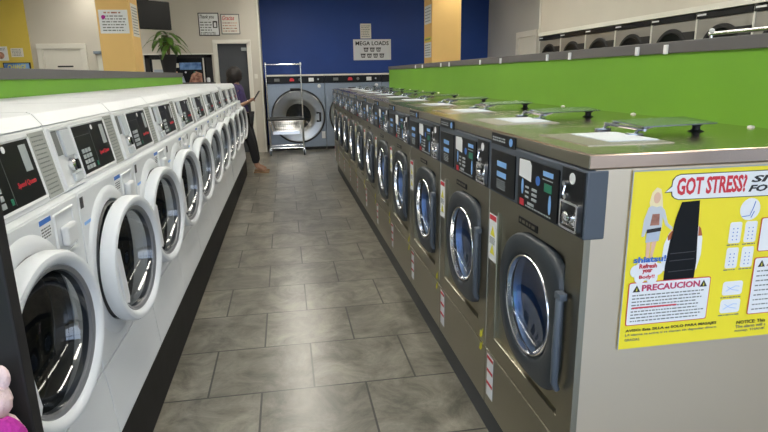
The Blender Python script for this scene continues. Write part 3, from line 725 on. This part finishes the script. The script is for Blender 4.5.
FS = Fr((-1.945, 8.30, 0), (0, 1, 0), (0, 0, 1))
t, f = sign('pillar_notice', FS, .06, .40, 2.0, 2.42, 'cream', 'narrow notice on the aisle side of the left apricot pillar', 'notice', d=.003)
lines(f, .09, .38, 2.02, 2.39, 10, .012, 'ink_grey', t, seed=43)
FR_ = Fr((2.512, 9.70, 0), (0, -1, 0), (0, 0, 1))
for z0, z1, mm, l in ((2.28, 2.58, 'paper', 'long white notice high on the aisle side of the right pillar'), (1.99, 2.06, 'ylw', 'yellow notice between white ones on the right pillar'), (1.72, 1.97, 'paper', 'white notice low on the aisle side of the right pillar')):
    t, f = sign('pillar_notice', FR_, -.50, -.04, z0, z1, mm, l, 'notice', d=.003)
    lines(f, -.47, -.07, z0+.02, z1-.02, 5 if z1-z0 > .1 else 2, .012, 'ink_grey', t, seed=int(z0*100))

# television on a wall bracket
t = thing('wall_television', (-2.27, 10.70, 2.50), math.radians(38))
MB().box(-.46, .46, -.02, .03, -.235, .235, .012).build('bezel', 'black_matte', t)
MB().box(-.445, .445, -.024, -.018, -.22, .22).build('screen', 'black', t)
k = MB(); k.box(-.10, .10, .0, .10, .235, .33, .005); k.tube([(0, .06, .30), (0, .06, .49)], .02); k.box(-.07, .07, 0, .12, .475, .49); k.build('bracket', 'black_matte', t)
tag(t, 'black flat television hung high beside the left apricot pillar', 'television')

# posters in the window opening
t, f = sign('travel_poster', Fr((0, 11.383, 0), (1, 0, 0), (0, 0, 1)), -2.02, -1.50, 1.28, 1.73, 'black', 'colourful poster with blue sky in the dark window', 'poster', d=.006)
MB().fbox(f, -1.90, -1.51, 1.59, 1.72, 0, .001).build('blue_band', 'sky', t)
MB().fbox(f, -2.02, -1.91, 1.63, 1.71, 0, .001).build('cream_patch', 'cream', t)
MB().prism(f, [(-1.78, 1.29), (-1.51, 1.29), (-1.51, 1.52), (-1.62, 1.56), (-1.70, 1.50)], 0, .001).build('red_scene', 'rosy', t)
MB().prism(f, [(-2.0, 1.29), (-1.80, 1.29), (-1.85, 1.48), (-1.98, 1.50)], 0, .001).build('pale_scene', 'denim', t)
for i in range(3): MB().prism(f, circ((-1.96+.16*i, 1.545), .018, 12), 0, .001).build('dot', ('rosy', 'paper', 'teal')[i], t)
tag(MB().box(-1.475, -1.455, 11.33, 11.38, 1.12, 1.80, .002).build('window_post', 'cream'), 'thin pale upright post in the dark window', 'post')
t, f = sign('window_flyer', Fr((0, 11.383, 0), (1, 0, 0), (0, 0, 1)), -2.38, -2.19, 1.40, 1.78, 'cream', 'pale flyer with blue print at the left of the dark window', 'flyer', d=.004)
MB().fbox(f, -2.36, -2.2, 1.47, 1.60, 0, .001).build('blue_print', 'denim', t)
tag(MB().lathe(Fr((-1.385, 11.25, 0), (1, 0, 0), (0, 1, 0)), (0, 0), [(0, 1.36), (.03, 1.36), (.035, 1.40), (.028, 1.44), (0, 1.445)], 16).build('paper_cup', 'paper', smooth=40), 'small white cup on the counter by the dark window', 'cup')
tag(MB().box(-2.55, -1.27, 11.05, 11.325, 1.33, 1.36, .004).build('counter', 'cap'), 'narrow grey counter below the dark window', 'counter')

# potted plant on a stand
t = thing('potted_plant', (-1.99, 10.85, 1.50))
k = MB(); k.lathe(Fr((0, 0, 0), (1, 0, 0), (0, 1, 0)), (0, 0), [(0, 0), (.10, 0), (.145, .33), (.150, .345), (.135, .345), (.13, .31), (0, .31)], 28); k.build('pot', 'black_matte', t, smooth=40)
rnd = random.Random(11)
tops = []
for i, (x, y, h) in enumerate(((-.05, 0, .62), (.0, .03, .72), (.05, -.02, .56))):
    k = MB(); k.tube([(x*.5, y, .30), (x*.9, y, .45), (x*1.4, y, h)], [.014, .011, .007], 8); k.build('stem', 'bark', t, smooth=60); tops.append((x*1.4, y, h))
lf = MB()
for i, (tx, ty, tz) in enumerate(tops):
    for j in range(8):
        a = j*2.4+i; ln = rnd.uniform(.26, .38); el = rnd.uniform(.1, .8); wd = rnd.uniform(.045, .065); rows = []
        base = Vector((tx, ty, tz-rnd.uniform(0, .12)))
        for s_ in range(6):
            q = s_/5; out = ln*q*math.cos(el*.6); z = ln*(math.sin(el)*q-.95*q*q)
            pt = base+Vector((math.cos(a)*out, math.sin(a)*out, z)); wv = wd*math.sin(PI*min(.97, q*.85+.1)); sd = Vector((-math.sin(a), math.cos(a), 0))*wv
            rows.append((lf.bm.verts.new(pt-sd+Vector((0, 0, .004))), lf.bm.verts.new(pt), lf.bm.verts.new(pt+sd+Vector((0, 0, .004)))))
        for A, B_ in zip(rows, rows[1:]):
            lf.face([A[0], A[1], B_[1], B_[0]]); lf.face([A[1], A[2], B_[2], B_[1]])
lo = lf.build('foliage', 'leaf', t, smooth=60, recalc=False)
sol = lo.modifiers.new('thickness', 'SOLIDIFY'); sol.thickness = .002
tag(t, 'green plant with drooping leaves in a tapered black pot', 'plant')
tag(MB().lathe(Fr((-1.99, 10.85, 0), (1, 0, 0), (0, 1, 0)), (0, 0), [(0, 0), (.16, 0), (.16, .03), (.05, .06), (.04, 1.44), (.15, 1.47), (.15, 1.50), (0, 1.50)], 24).build('plant_stand', 'black_matte', smooth=40), 'black pedestal stand under the potted plant', 'stand')
tag(MB().box(-.545, -.485, 11.318, 11.33, 1.41, 1.49, .003).build('light_switch', 'cream'), 'small wall switch on the beige wall right of the dark doorway', 'switch')

# ================================================================ laundry carts
def cart():
    t = thing('laundry_cart', (0, 0, 0))
    w_, l_ = .31, .22
    k = MB(); p = [(-w_, -l_), (w_, -l_), (w_, l_), (-w_, l_)]
    for z, r in ((.14, .012),):
        for i in range(4): k.tube([(*p[i], z), (*p[(i+1) % 4], z)], r)
    k.build('base_frame', 'chrome', t, smooth=50)
    for i, (x, y) in enumerate(p):
        c = MB(); c.box(x-.018, x+.018, y-.018, y+.018, .085, .135, .003); c.box(x-.02, x-.014, y-.015, y+.015, .04, .09); c.box(x+.014, x+.02, y-.015, y+.015, .04, .09)
        c = c.build('caster', 'chrome', t); wv = MB(); wv.lathe(Fr((x, y, .05), (0, 1, 0), (0, 0, 1)), (0, 0), [(0, -.012), (.045, -.012), (.05, -.006), (.05, .006), (.045, .012), (0, .012)], 20); wv.build('wheel', 'gasket', c, smooth=40)
    bk = MB(); top, bot = .66, .40; xb, yb = .25, .18
    for z, fx, fy in ((.60, .95, .95), (.52, .9, .9), (.46, .87, .87), (bot, xb/w_, yb/l_)):
        q = [(a*fx, b*fy, z) for a, b in p]
        for i in range(4): bk.tube([q[i], q[(i+1) % 4]], .004, 6)
    for s in range(15):
        u = -1+2*s/14
        for sg in (-1, 1):
            bk.tube([(u*w_, sg*l_, top), (u*xb, sg*yb, bot)], .0028, 5); bk.tube([(sg*w_, u*l_, top), (sg*xb, u*yb, bot)], .0028, 5)
        bk.tube([(u*xb, -yb, bot), (u*xb, yb, bot)], .0028, 5); bk.tube([(-xb, u*yb, bot), (xb, u*yb, bot)], .0028, 5)
    bk.build('wire_basket', 'chrome', t, smooth=50)
    k = MB()
    for i in range(4): a, b = p[i], p[(i+1) % 4]; k.tube([(a[0]*1.04, a[1]*1.04, top+.01), (b[0]*1.04, b[1]*1.04, top+.01)], .022, 10)
    k.build('bumper', 'gasket', t, smooth=50)
    k = MB().box(-xb, xb, -yb-.01, -yb+.0, bot-.012, bot+.055, .004).build('front_plate', 'chrome', t)
    for i, (x, y) in enumerate(p):
        k = MB(); k.tube([(x, y, .14), (x, y, top)], .011); k.build('leg', 'chrome', t, smooth=50)
    for sg in (-1, 1):
        k = MB(); k.tube([(sg*w_*1.03, 0, .14), (sg*w_*1.03, 0, 1.58), (sg*w_*1.03, 0, 1.67)], .012); k.build('rack_post', 'chrome', t, smooth=50)
    k = MB(); k.tube([(-w_*1.1, 0, 1.655), (w_*1.1, 0, 1.655)], .013); k.build('hanging_rail', 'chrome', t, smooth=50)
    for sg in (-1, 1): MB().sphere((sg*w_*1.03, 0, 1.675), .018, seg=10).build('post_cap', 'paper', t, smooth=80)
    return t
ct = cart(); ct.location = (0.0, 10.92, 0)
tag(ct, 'chrome laundry cart with hanging rail in front of the giant washer', 'laundry cart', 'laundry carts')
c2 = copy_tree(ct); c2.scale.z = 1.018; c2.location = (2.95, 3.34, 0); c2.rotation_euler.z = PI/2
tag(c2, 'chrome laundry cart whose hanging rail shows before the dryers', 'laundry cart', 'laundry carts')

# ================================================================ the poster on the side of the nearest stainless washer
PF = Fr((0, 1.2585, 0), (1, 0, 0), (0, 0, 1))
t = thing('massage_chair_poster', (1.13, 1.2585, .965), world=True)
k = MB(); k.fbox(PF, .842, 1.43, .722, 1.208, .0, .003); k.build('sheet', 'poster_yellow', t)
k = MB(); k.fbox(PF, .842, 1.43, 1.205, 1.209, .003, .004); k.fbox(PF, .840, .843, .722, 1.208, .003, .004); k.build('sheet_edge', 'button', t)
LAY = [0]
def PP(pts, name, m, par=None, lay=0):
    mb = MB(); d = .0032+.0004*lay; mb.prism(PF, pts, d, d+.0004); return mb.build(name, m, par or t)
def ell(cx, cy, rx, ry, n=20): return [(cx+rx*math.cos(2*PI*i/n), cy+ry*math.sin(2*PI*i/n)) for i in range(n)]
def grow(pts, g):
    cx = sum(p[0] for p in pts)/len(pts); cy = sum(p[1] for p in pts)/len(pts)
    return [(cx+(x-cx)*(1+g), cy+(y-cy)*(1+g)) for x, y in pts]
# speech bubble
bub = rrect(.951, 1.45, 1.131, 1.192, .022)[6:] ; bub = [(1.43, 1.192), (.973, 1.192), (.960, 1.188), (.953, 1.178), (.952, 1.163), (.934, 1.149), (.953, 1.150), (.955, 1.140), (.962, 1.133), (.973, 1.129), (1.43, 1.124)]
cxy = [(x-.0 if x > 1.42 else x-.0022 if x < .96 else x, y+.0022 if y > 1.16 else y-.0022) for x, y in bub]
b_ = PP(cxy, 'bubble_outline', 'ink', lay=0); bb = PP(bub, 'speech_bubble', 'paper', lay=1)
def PT(s_, m, a, b, w, h, par=None, lay=2, **kw):
    return text(s_, .05, m, PF, a, b, par or t, 'lettering', d=.0032+.0004*lay+.0002, fit=(w, h), **kw)
PT('GOT STRESS?', 'red', .965, 1.139, .200, .046, bb, bold=.0016)
PT('SI', 'ink', 1.178, 1.163, .052, .018, bb, bold=.0018, shear=.25); PT('FO', 'ink', 1.173, 1.138, .056, .018, bb, bold=.0018, shear=.25)
# the girl
g_ = PP([(.893, 1.125), (.898, 1.150), (.910, 1.163), (.922, 1.158), (.927, 1.140), (.932, 1.110), (.922, 1.100), (.900, 1.098)], 'girl_hair', 'blonde', lay=1)
PP(ell(.913, 1.136, .0095, .0145), 'girl_face', 'skin_print', g_, 2)
PP([(.892, 1.112), (.900, 1.116), (.913, 1.112), (.926, 1.114), (.938, 1.103), (.950, 1.068), (.966, 1.055), (.962, 1.049), (.944, 1.062), (.934, 1.085), (.934, 1.052), (.892, 1.052), (.886, 1.035), (.879, 1.036), (.882, 1.080)], 'girl_jacket', 'chute', g_, 2)
PP([(.904, 1.094), (.924, 1.094), (.926, 1.064), (.900, 1.064)], 'girl_shirt', 'rosy', g_, 3)
PP([(.892, 1.054), (.932, 1.058), (.932, 1.048), (.892, 1.044)], 'girl_belt', 'ink', g_, 4)
PP([(.893, 1.046), (.931, 1.048), (.929, 1.022), (.892, 1.019)], 'girl_skirt', 'denim', g_, 3)
PP([(.895, 1.022), (.907, 1.022), (.906, .985), (.904, .965), (.898, .965), (.896, .99)], 'girl_leg', 'skin_print', g_, 2)
PP([(.910, 1.022), (.924, 1.022), (.918, .99), (.914, .965), (.908, .965), (.909, .99)], 'girl_leg', 'skin_print', g_, 2)
# the massage chair
h_ = PP([(.984, 1.121), (1.035, 1.123), (1.041, 1.02), (1.046, .955), (1.044, .912), (1.036, .904), (1.026, .910), (1.014, .902), (1.000, .909), (.985, .903), (.974, .910), (.955, .912), (.955, .95), (.962, 1.02), (.972, 1.08)], 'chair_seat', 'black', lay=3)
PP([(.957, 1.04), (.967, 1.05), (.972, 1.05), (.958, .935), (.950, .940), (.943, .965), (.946, 1.01)], 'chair_armrest', 'paper', h_, 2)
PP([(1.040, 1.055), (1.046, 1.05), (1.056, 1.02), (1.057, .975), (1.048, .935), (1.040, .93)], 'chair_armrest', 'paper', h_, 2)
PP([(.954, 1.032), (.962, 1.045), (.969, 1.048), (.966, 1.025), (.956, 1.020)], 'chair_trim', 'ginger', h_, 3)
PP([(1.041, 1.055), (1.048, 1.048), (1.054, 1.028), (1.042, 1.028)], 'chair_trim', 'ginger', h_, 3)
for zz in (.985, .965, .935): PP([(.966, zz), (1.038, zz+.002), (1.038, zz), (.966, zz-.002)], 'chair_fold', 'charcoal_print', h_, 4)
# cloud bubble and lettering
cb_ = PP(ell(.903, .945, .036, .030), 'cloud_bubble', 'paper', lay=4)
for i_, (cx_, cy_) in enumerate(((.872, .943), (.935, .945), (.885, .925), (.92, .922))): PP(ell(cx_, cy_, .016, .017), 'cloud_puff', 'paper', cb_, 5+i_)
PT('shiatsu!', 'blue', .862, .966, .092, .017, None, 10, bold=.0016)
for i, s_ in enumerate(('Refresh', 'your', 'Body!!')): PT(s_, 'red', (.880, .890, .882)[i], .950-.0155*i, (.050, .028, .044)[i], .0125, None, 10, bold=.0012)
# warning box
def wbox(x0, x1, y0, y1, head, hm):
    o_ = PP(rrect(x0, x1, y0, y1, .006), 'box_border', 'red', lay=5); i_ = PP(rrect(x0+.0022, x1-.0022, y0+.0022, y1-.0022, .005), 'warning_box', 'paper', o_, 6)
    PT(head, hm, x0+.038, y1-.026, (x1-x0)-.070, .018, i_, 7, bold=.0018)
    for xx in (x0+.024, x1-.020):
        tr = PP([(xx-.012, y1-.027), (xx+.010, y1-.027), (xx-.001, y1-.008)], 'warning_sign', 'ink', i_, 7)
        PP([(xx-.003, y1-.024), (xx+.001, y1-.024), (xx-.0005, y1-.014)], 'warning_mark', 'ylw', tr, 8)
    lines(Fr(PF.p(0, 0, .0032+.0004*7+.0003), PF.r, PF.u), x0+.012, x1-.012, y0+.008, y1-.032, 9, .0032, 'ink_grey', i_, seed=int(x0*100), d0=0, d1=.0004)
wbox(.856, 1.096, .790, .912, 'PRECAUCION', 'crimson')
PP([(.870, .8425), (1.00, .8425), (1.00, .8385), (.870, .8385)], 'red_print', 'red', lay=9)
PT('AVISO: Esta SILLA es SOLO PARA MASAJES', 'ink', .860, .769, .272, .0095, bold=.001)
PT('LA alarma se activa si se sientan sin depositar dinero.', 'ink_grey', .860, .757, .275, .0085); PT('GRACIAS.', 'ink_grey', .860, .744, .045, .0075)
PT('NOTICE: This', 'ink', 1.196, .763, .090, .010, bold=.0004); PT('The alarm will s', 'ink_grey', 1.194, .751, .095, .009); PT('money. THANK', 'ink_grey', 1.194, .738, .095, .009)
# right-hand drawings
dr_ = PP(ell(1.187, 1.091, .030, .030), 'circle_drawing', 'paper', lay=1)
mb = MB(); q = lambda a, b: PF.p(a, b, .0044)
mb.tube([q(1.165, 1.072), q(1.188, 1.074), q(1.196, 1.096), q(1.200, 1.112)], .0011, 5); mb.tube([q(1.192, 1.068), q(1.200, 1.085)], .0009, 5); mb.build('figure_outline', 'blue', dr_)
for i, (x, y) in enumerate(((1.134, 1.0), (1.180, 1.0), (1.134, .930), (1.180, .930))):
    o_ = PP(rrect(x, x+.036, y, y+.058, .006), 'massage_diagram', 'denim' if i > 9 else 'paper', lay=1)
    mb = MB()
    for r_ in range(4):
        for c_ in range(2): mb.prism(PF, ell(x+.012+.012*c_, y+.010+.010*r_, .0018, .0018, 8), .0036, .0042)
    mb.build('dots', 'blue', o_)
    lines(Fr(PF.p(0, 0, .0034), PF.r, PF.u), x-.002, x+.038, y-.007, y-.002, 1, .003, 'ink_grey', o_, seed=i, d0=0, d1=.0004)
for i, y in enumerate((.852, .800)):
    o_ = PP(rrect(1.137, 1.198, y, y+.040, .008), 'hand_drawing', 'paper', lay=1)
    mb = MB(); mb.tube([q(1.148, y+.012), q(1.162, y+.020), q(1.176, y+.026), q(1.188, y+.024)], .0007, 5); mb.tube([q(1.150, y+.026), q(1.166, y+.016), q(1.186, y+.012)], .0007, 5); mb.build('outline', 'ltblue', o_)
    lines(Fr(PF.p(0, 0, .0034), PF.r, PF.u), 1.135, 1.20, y-.010, y-.003, 1, .003, 'ink_grey', o_, seed=i+7, d0=0, d1=.0004)
wbox(1.222, 1.42, .790, .955, 'AVISO', 'rosy')
o_ = PP(rrect(1.225, 1.42, .972, 1.066, .006), 'box_border', 'red', lay=5); PP(rrect(1.2272, 1.418, .974, 1.064, .005), 'inner_box', 'paper', o_, 6)
tag(t, 'yellow GOT STRESS? massage chair poster on the side of the nearest stainless washer', 'poster')
for x in (.955, 1.313):
    MB().box(x-.0008, x+.0008, 1.2568, 1.2590, .16, .70 if x < 1 else 1.20).build('side_seam', 'steel', sw0) if False else None

# ================================================================ toy cabinet with plush at the lower left edge
t = thing('display_board', (-.78, 1.135, 0), world=True)
MB().box(-1.02, -.541, 1.115, 1.155, 0, 1.60, .004).build('panel', 'black_matte', t)
tag(t, 'black upright board with a small ledge beside the nearest white washer', 'display board')
tag(MB().box(-.80, -.49, .95, 1.113, .700, .712, .002).build('ledge', 'black_matte'), 'small black ledge in front of the black board at the lower left', 'ledge')
def plush(loc, m, s_, label):
    p = thing('plush_toy', loc)
    b = MB(); b.sphere((0, 0, .06*s_), .055*s_, (1, .75, 1.1), 18, .03); b.build('body', m, p, smooth=80)
    b = MB(); b.sphere((0, -.005, .145*s_), .045*s_, (1.05, .85, .95), 18, .03); hd = b.build('head', m, p, smooth=80)
    for sg in (-1, 1):
        b = MB(); b.sphere((sg*.033*s_, 0, .19*s_), .017*s_, (1, .6, 1.5), 12, .03); b.build('ear', 'pink2', p, smooth=80)
        b = MB(); b.sphere((sg*.05*s_, -.02, .08*s_), .02*s_, (.9, .9, 1.4), 12, .03); b.build('arm', m, p, smooth=80)
        b = MB(); b.sphere((sg*.03*s_, -.03, .015*s_), .022*s_, (.9, 1.1, .8), 12, .03); b.build('leg', m, p, smooth=80)
        b = MB(); b.sphere((sg*.016*s_, -.040*s_-.005, .152*s_), .005*s_, seg=8); b.build('eye', 'ink', hd, smooth=80)
    tag(p, label, 'plush toy'); return p
plush((-.592, 1.067, .7135), 'pink2', 1.02, 'pale pink plush toy sitting on the black ledge')
tag(MB().sphere((-.530, 1.000, .787), .058, (.62, .50, 1.3), 20, .02).build('plush_ball', 'magenta', smooth=80), 'magenta plush ball beside the pink plush toy', 'plush toy')

# ================================================================ the person at the far end of the white row
def skin_mesh(name, verts, edges, radii, m, parent=None, root=0, sub=2):
    me = bpy.data.meshes.new(name); me.from_pydata([Vector(v) for v in verts], edges, []); o = bpy.data.objects.new(name, me); COL.objects.link(o)
    sk = o.modifiers.new('skin', 'SKIN'); sk.use_smooth_shade = True
    for v, r in zip(me.skin_vertices[0].data, radii):
        v.radius = r if isinstance(r, tuple) else (r, r)
    me.skin_vertices[0].data[root].use_root = True
    s_ = o.modifiers.new('sub', 'SUBSURF'); s_.levels = sub; s_.render_levels = sub
    bpy.context.view_layer.update(); dg = bpy.context.evaluated_depsgraph_get()
    m2 = bpy.data.meshes.new_from_object(o.evaluated_get(dg)); bpy.data.objects.remove(o, do_unlink=True)
    m2.name = name; m2.materials.clear(); m2.materials.append(M[m])
    for f in m2.polygons: f.use_smooth = True
    o2 = bpy.data.objects.new(name, m2); COL.objects.link(o2); o2.parent = parent
    return o2
# local frame: +x is the way the person faces (towards the aisle), z up
t = thing('person', (-.58, 8.98, 0), math.radians(-12))
J = {'pel': (0, 0, .86), 'waist': (-.015, 0, 1.0), 'chest': (-.03, 0, 1.17), 'neck': (-.03, 0, 1.31), 'nk2': (-.02, 0, 1.36), 'head': (.0, 0, 1.45), 'top': (.0, 0, 1.51),
     'hipL': (.0, .085, .82), 'kneL': (.06, .085, .45), 'ankL': (.08, .09, .09), 'toeL': (.22, .09, .03),
     'hipR': (.0, -.085, .82), 'kneR': (.08, -.09, .45), 'ankR': (.12, -.10, .09), 'toeR': (.26, -.11, .03),
     'shL': (-.03, .16, 1.27), 'elL': (.03, .21, 1.02), 'wrL': (.22, .09, 1.08), 'haL': (.27, .06, 1.10),
     'shR': (-.03, -.16, 1.27), 'elR': (.04, -.21, 1.02), 'wrR': (.23, -.08, 1.07), 'haR': (.28, -.04, 1.09)}
J = {k_: (v_[0]-.14*max(0, (v_[2]-.25))/1.25-(.11 if k_[:2] in ('wr', 'ha') else .02 if k_[:2] == 'el' else 0), v_[1], v_[2]) for k_, v_ in J.items()}
keys = list(J); E_ = [('pel', 'waist'), ('waist', 'chest'), ('chest', 'neck'), ('neck', 'nk2'), ('nk2', 'head'), ('head', 'top')]
for s_ in 'LR': E_ += [('pel', 'hip'+s_), ('hip'+s_, 'kne'+s_), ('kne'+s_, 'ank'+s_), ('ank'+s_, 'toe'+s_), ('neck', 'sh'+s_), ('sh'+s_, 'el'+s_), ('el'+s_, 'wr'+s_), ('wr'+s_, 'ha'+s_)]
R_ = dict(pel=.115, waist=.10, chest=.115, neck=.06, nk2=.045, head=.085, top=.07, hip=.08, kne=.052, ank=.036, toe=.030, sh=.05, el=.036, wr=.024, ha=.028)
body = skin_mesh('body', [J[k] for k in keys], [(keys.index(a), keys.index(b)) for a, b in E_], [R_.get(k, R_.get(k[:-1], .05)) for k in keys], 'skin', t)
def sub(name, ks, es, grow_, m, extra=None, radii=None):
    vs = [J.get(k) or extra[k] for k in ks]; rs = [(radii or {}).get(k, R_.get(k, R_.get(k[:-1], .05))+grow_) for k in ks]
    return skin_mesh(name, vs, [(ks.index(a), ks.index(b)) for a, b in es], rs, m, t)
ex = {'cfL': (.075, .09, .13), 'cfR': (.115, -.10, .13), 'seL': (0, .165, 1.045), 'seR': (0, -.165, 1.045)}
sub('trousers', ['pel', 'hipL', 'kneL', 'cfL', 'hipR', 'kneR', 'cfR'], [('pel', 'hipL'), ('hipL', 'kneL'), ('kneL', 'cfL'), ('pel', 'hipR'), ('hipR', 'kneR'), ('kneR', 'cfR')], .015, 'blackcloth', ex, {'cfL': .058, 'cfR': .058, 'kneL': .068, 'kneR': .068})
sub('shirt', ['pel', 'waist', 'chest', 'neck', 'shL', 'elL', 'shR', 'elR'], [('pel', 'waist'), ('waist', 'chest'), ('chest', 'neck'), ('neck', 'shL'), ('shL', 'elL'), ('neck', 'shR'), ('shR', 'elR')], .017, 'purple', ex, {'neck': .075})
k = MB(); k.sphere((-.155, 0, 1.475), .115, (1.0, 1.05, 1.1), 22, .07); k.sphere((-.19, 0, 1.40), .09, (.9, 1.1, 1.1), 16, .07); k.build('hair', 'hair', t, smooth=80)
k = MB(); k.sphere((-.057, 0, 1.445), .016, (1.0, .7, 1.1), 10); k.build('nose', 'skin', t, smooth=80)
for s_ in (-1, 1):
    MB().sphere((-.061, s_*.032, 1.465), .010, (.6, 1, .7), 10).build('eye', 'ink', t, smooth=80)
    hb_ = Vector(J['haL' if s_ > 0 else 'haR'])
    for q_ in range(4):
        k = MB(); b0_ = hb_+Vector((.012, s_*(-.024+.015*q_), .006*q_)); ln = (.052, .062, .058, .046)[q_]
        k.tube([b0_, b0_+Vector((ln*.5, -s_*.006, .012)), b0_+Vector((ln*.75, -s_*.018, .004)), b0_+Vector((ln*.70, -s_*.026, -.010))], [.009, .0085, .008, .006], 8); k.build('finger', 'skin', t, smooth=60)
    k = MB(); k.tube([hb_+Vector((-.01, -s_*.018, .012)), hb_+Vector((.018, -s_*.036, .022)), hb_+Vector((.04, -s_*.040, .022))], [.011, .010, .008], 8); k.build('thumb', 'skin', t, smooth=60)
for s_, (x, y) in ((1, (.145, .09)), (-1, (.185, -.105))):
    k = MB(); fz = Fr((x, y, 0), (1, 0, 0), (0, 1, 0)); k.prism(fz, [(-.11, -.035), (-.05, -.03), (.06, -.045), (.12, -.02), (.12, .02), (.06, .042), (-.05, .03), (-.11, .03)], 0, .022); sn = k.build('sandal', 'tan', t)
    k = MB(); k.tube([(x+.03, y-.045, .02), (x+.03, y-.02, .062), (x+.03, y+.02, .062), (x+.03, y+.045, .02)], .008, 8); k.build('strap', 'tan', sn, smooth=60)
tag(t, 'person with dark curly hair, purple top and black trousers, holding a phone', 'person')
k = MB(); k.box(-.005, .005, -.038, .038, -.075, .075, .003); ph = k.build('phone', 'black'); ph.location = (-.415, 8.95, 1.175); ph.rotation_euler = (0, math.radians(35), math.radians(-12))
tag(ph, 'dark phone held in the hands of the person', 'phone')

# small fixture on the back wall beside the left pillar
t = thing('wall_fixture', (-3.20, 11.30, 1.75), world=True)
MB().box(-3.33, -3.20, 11.22, 11.33, 1.885, 1.935, .004).build('grey_box', 'blue_steel', t)
MB().box(-3.29, -3.20, 11.28, 11.33, 1.50, 1.885, .003).build('white_strip', 'cream', t)
MB().box(-3.20, -3.12, 11.29, 11.33, 1.50, 1.885, .003).build('brown_strip', 'bark', t)
tag(t, 'small grey wall box over pale and brown strips, left of the apricot pillar', 'wall fixture')
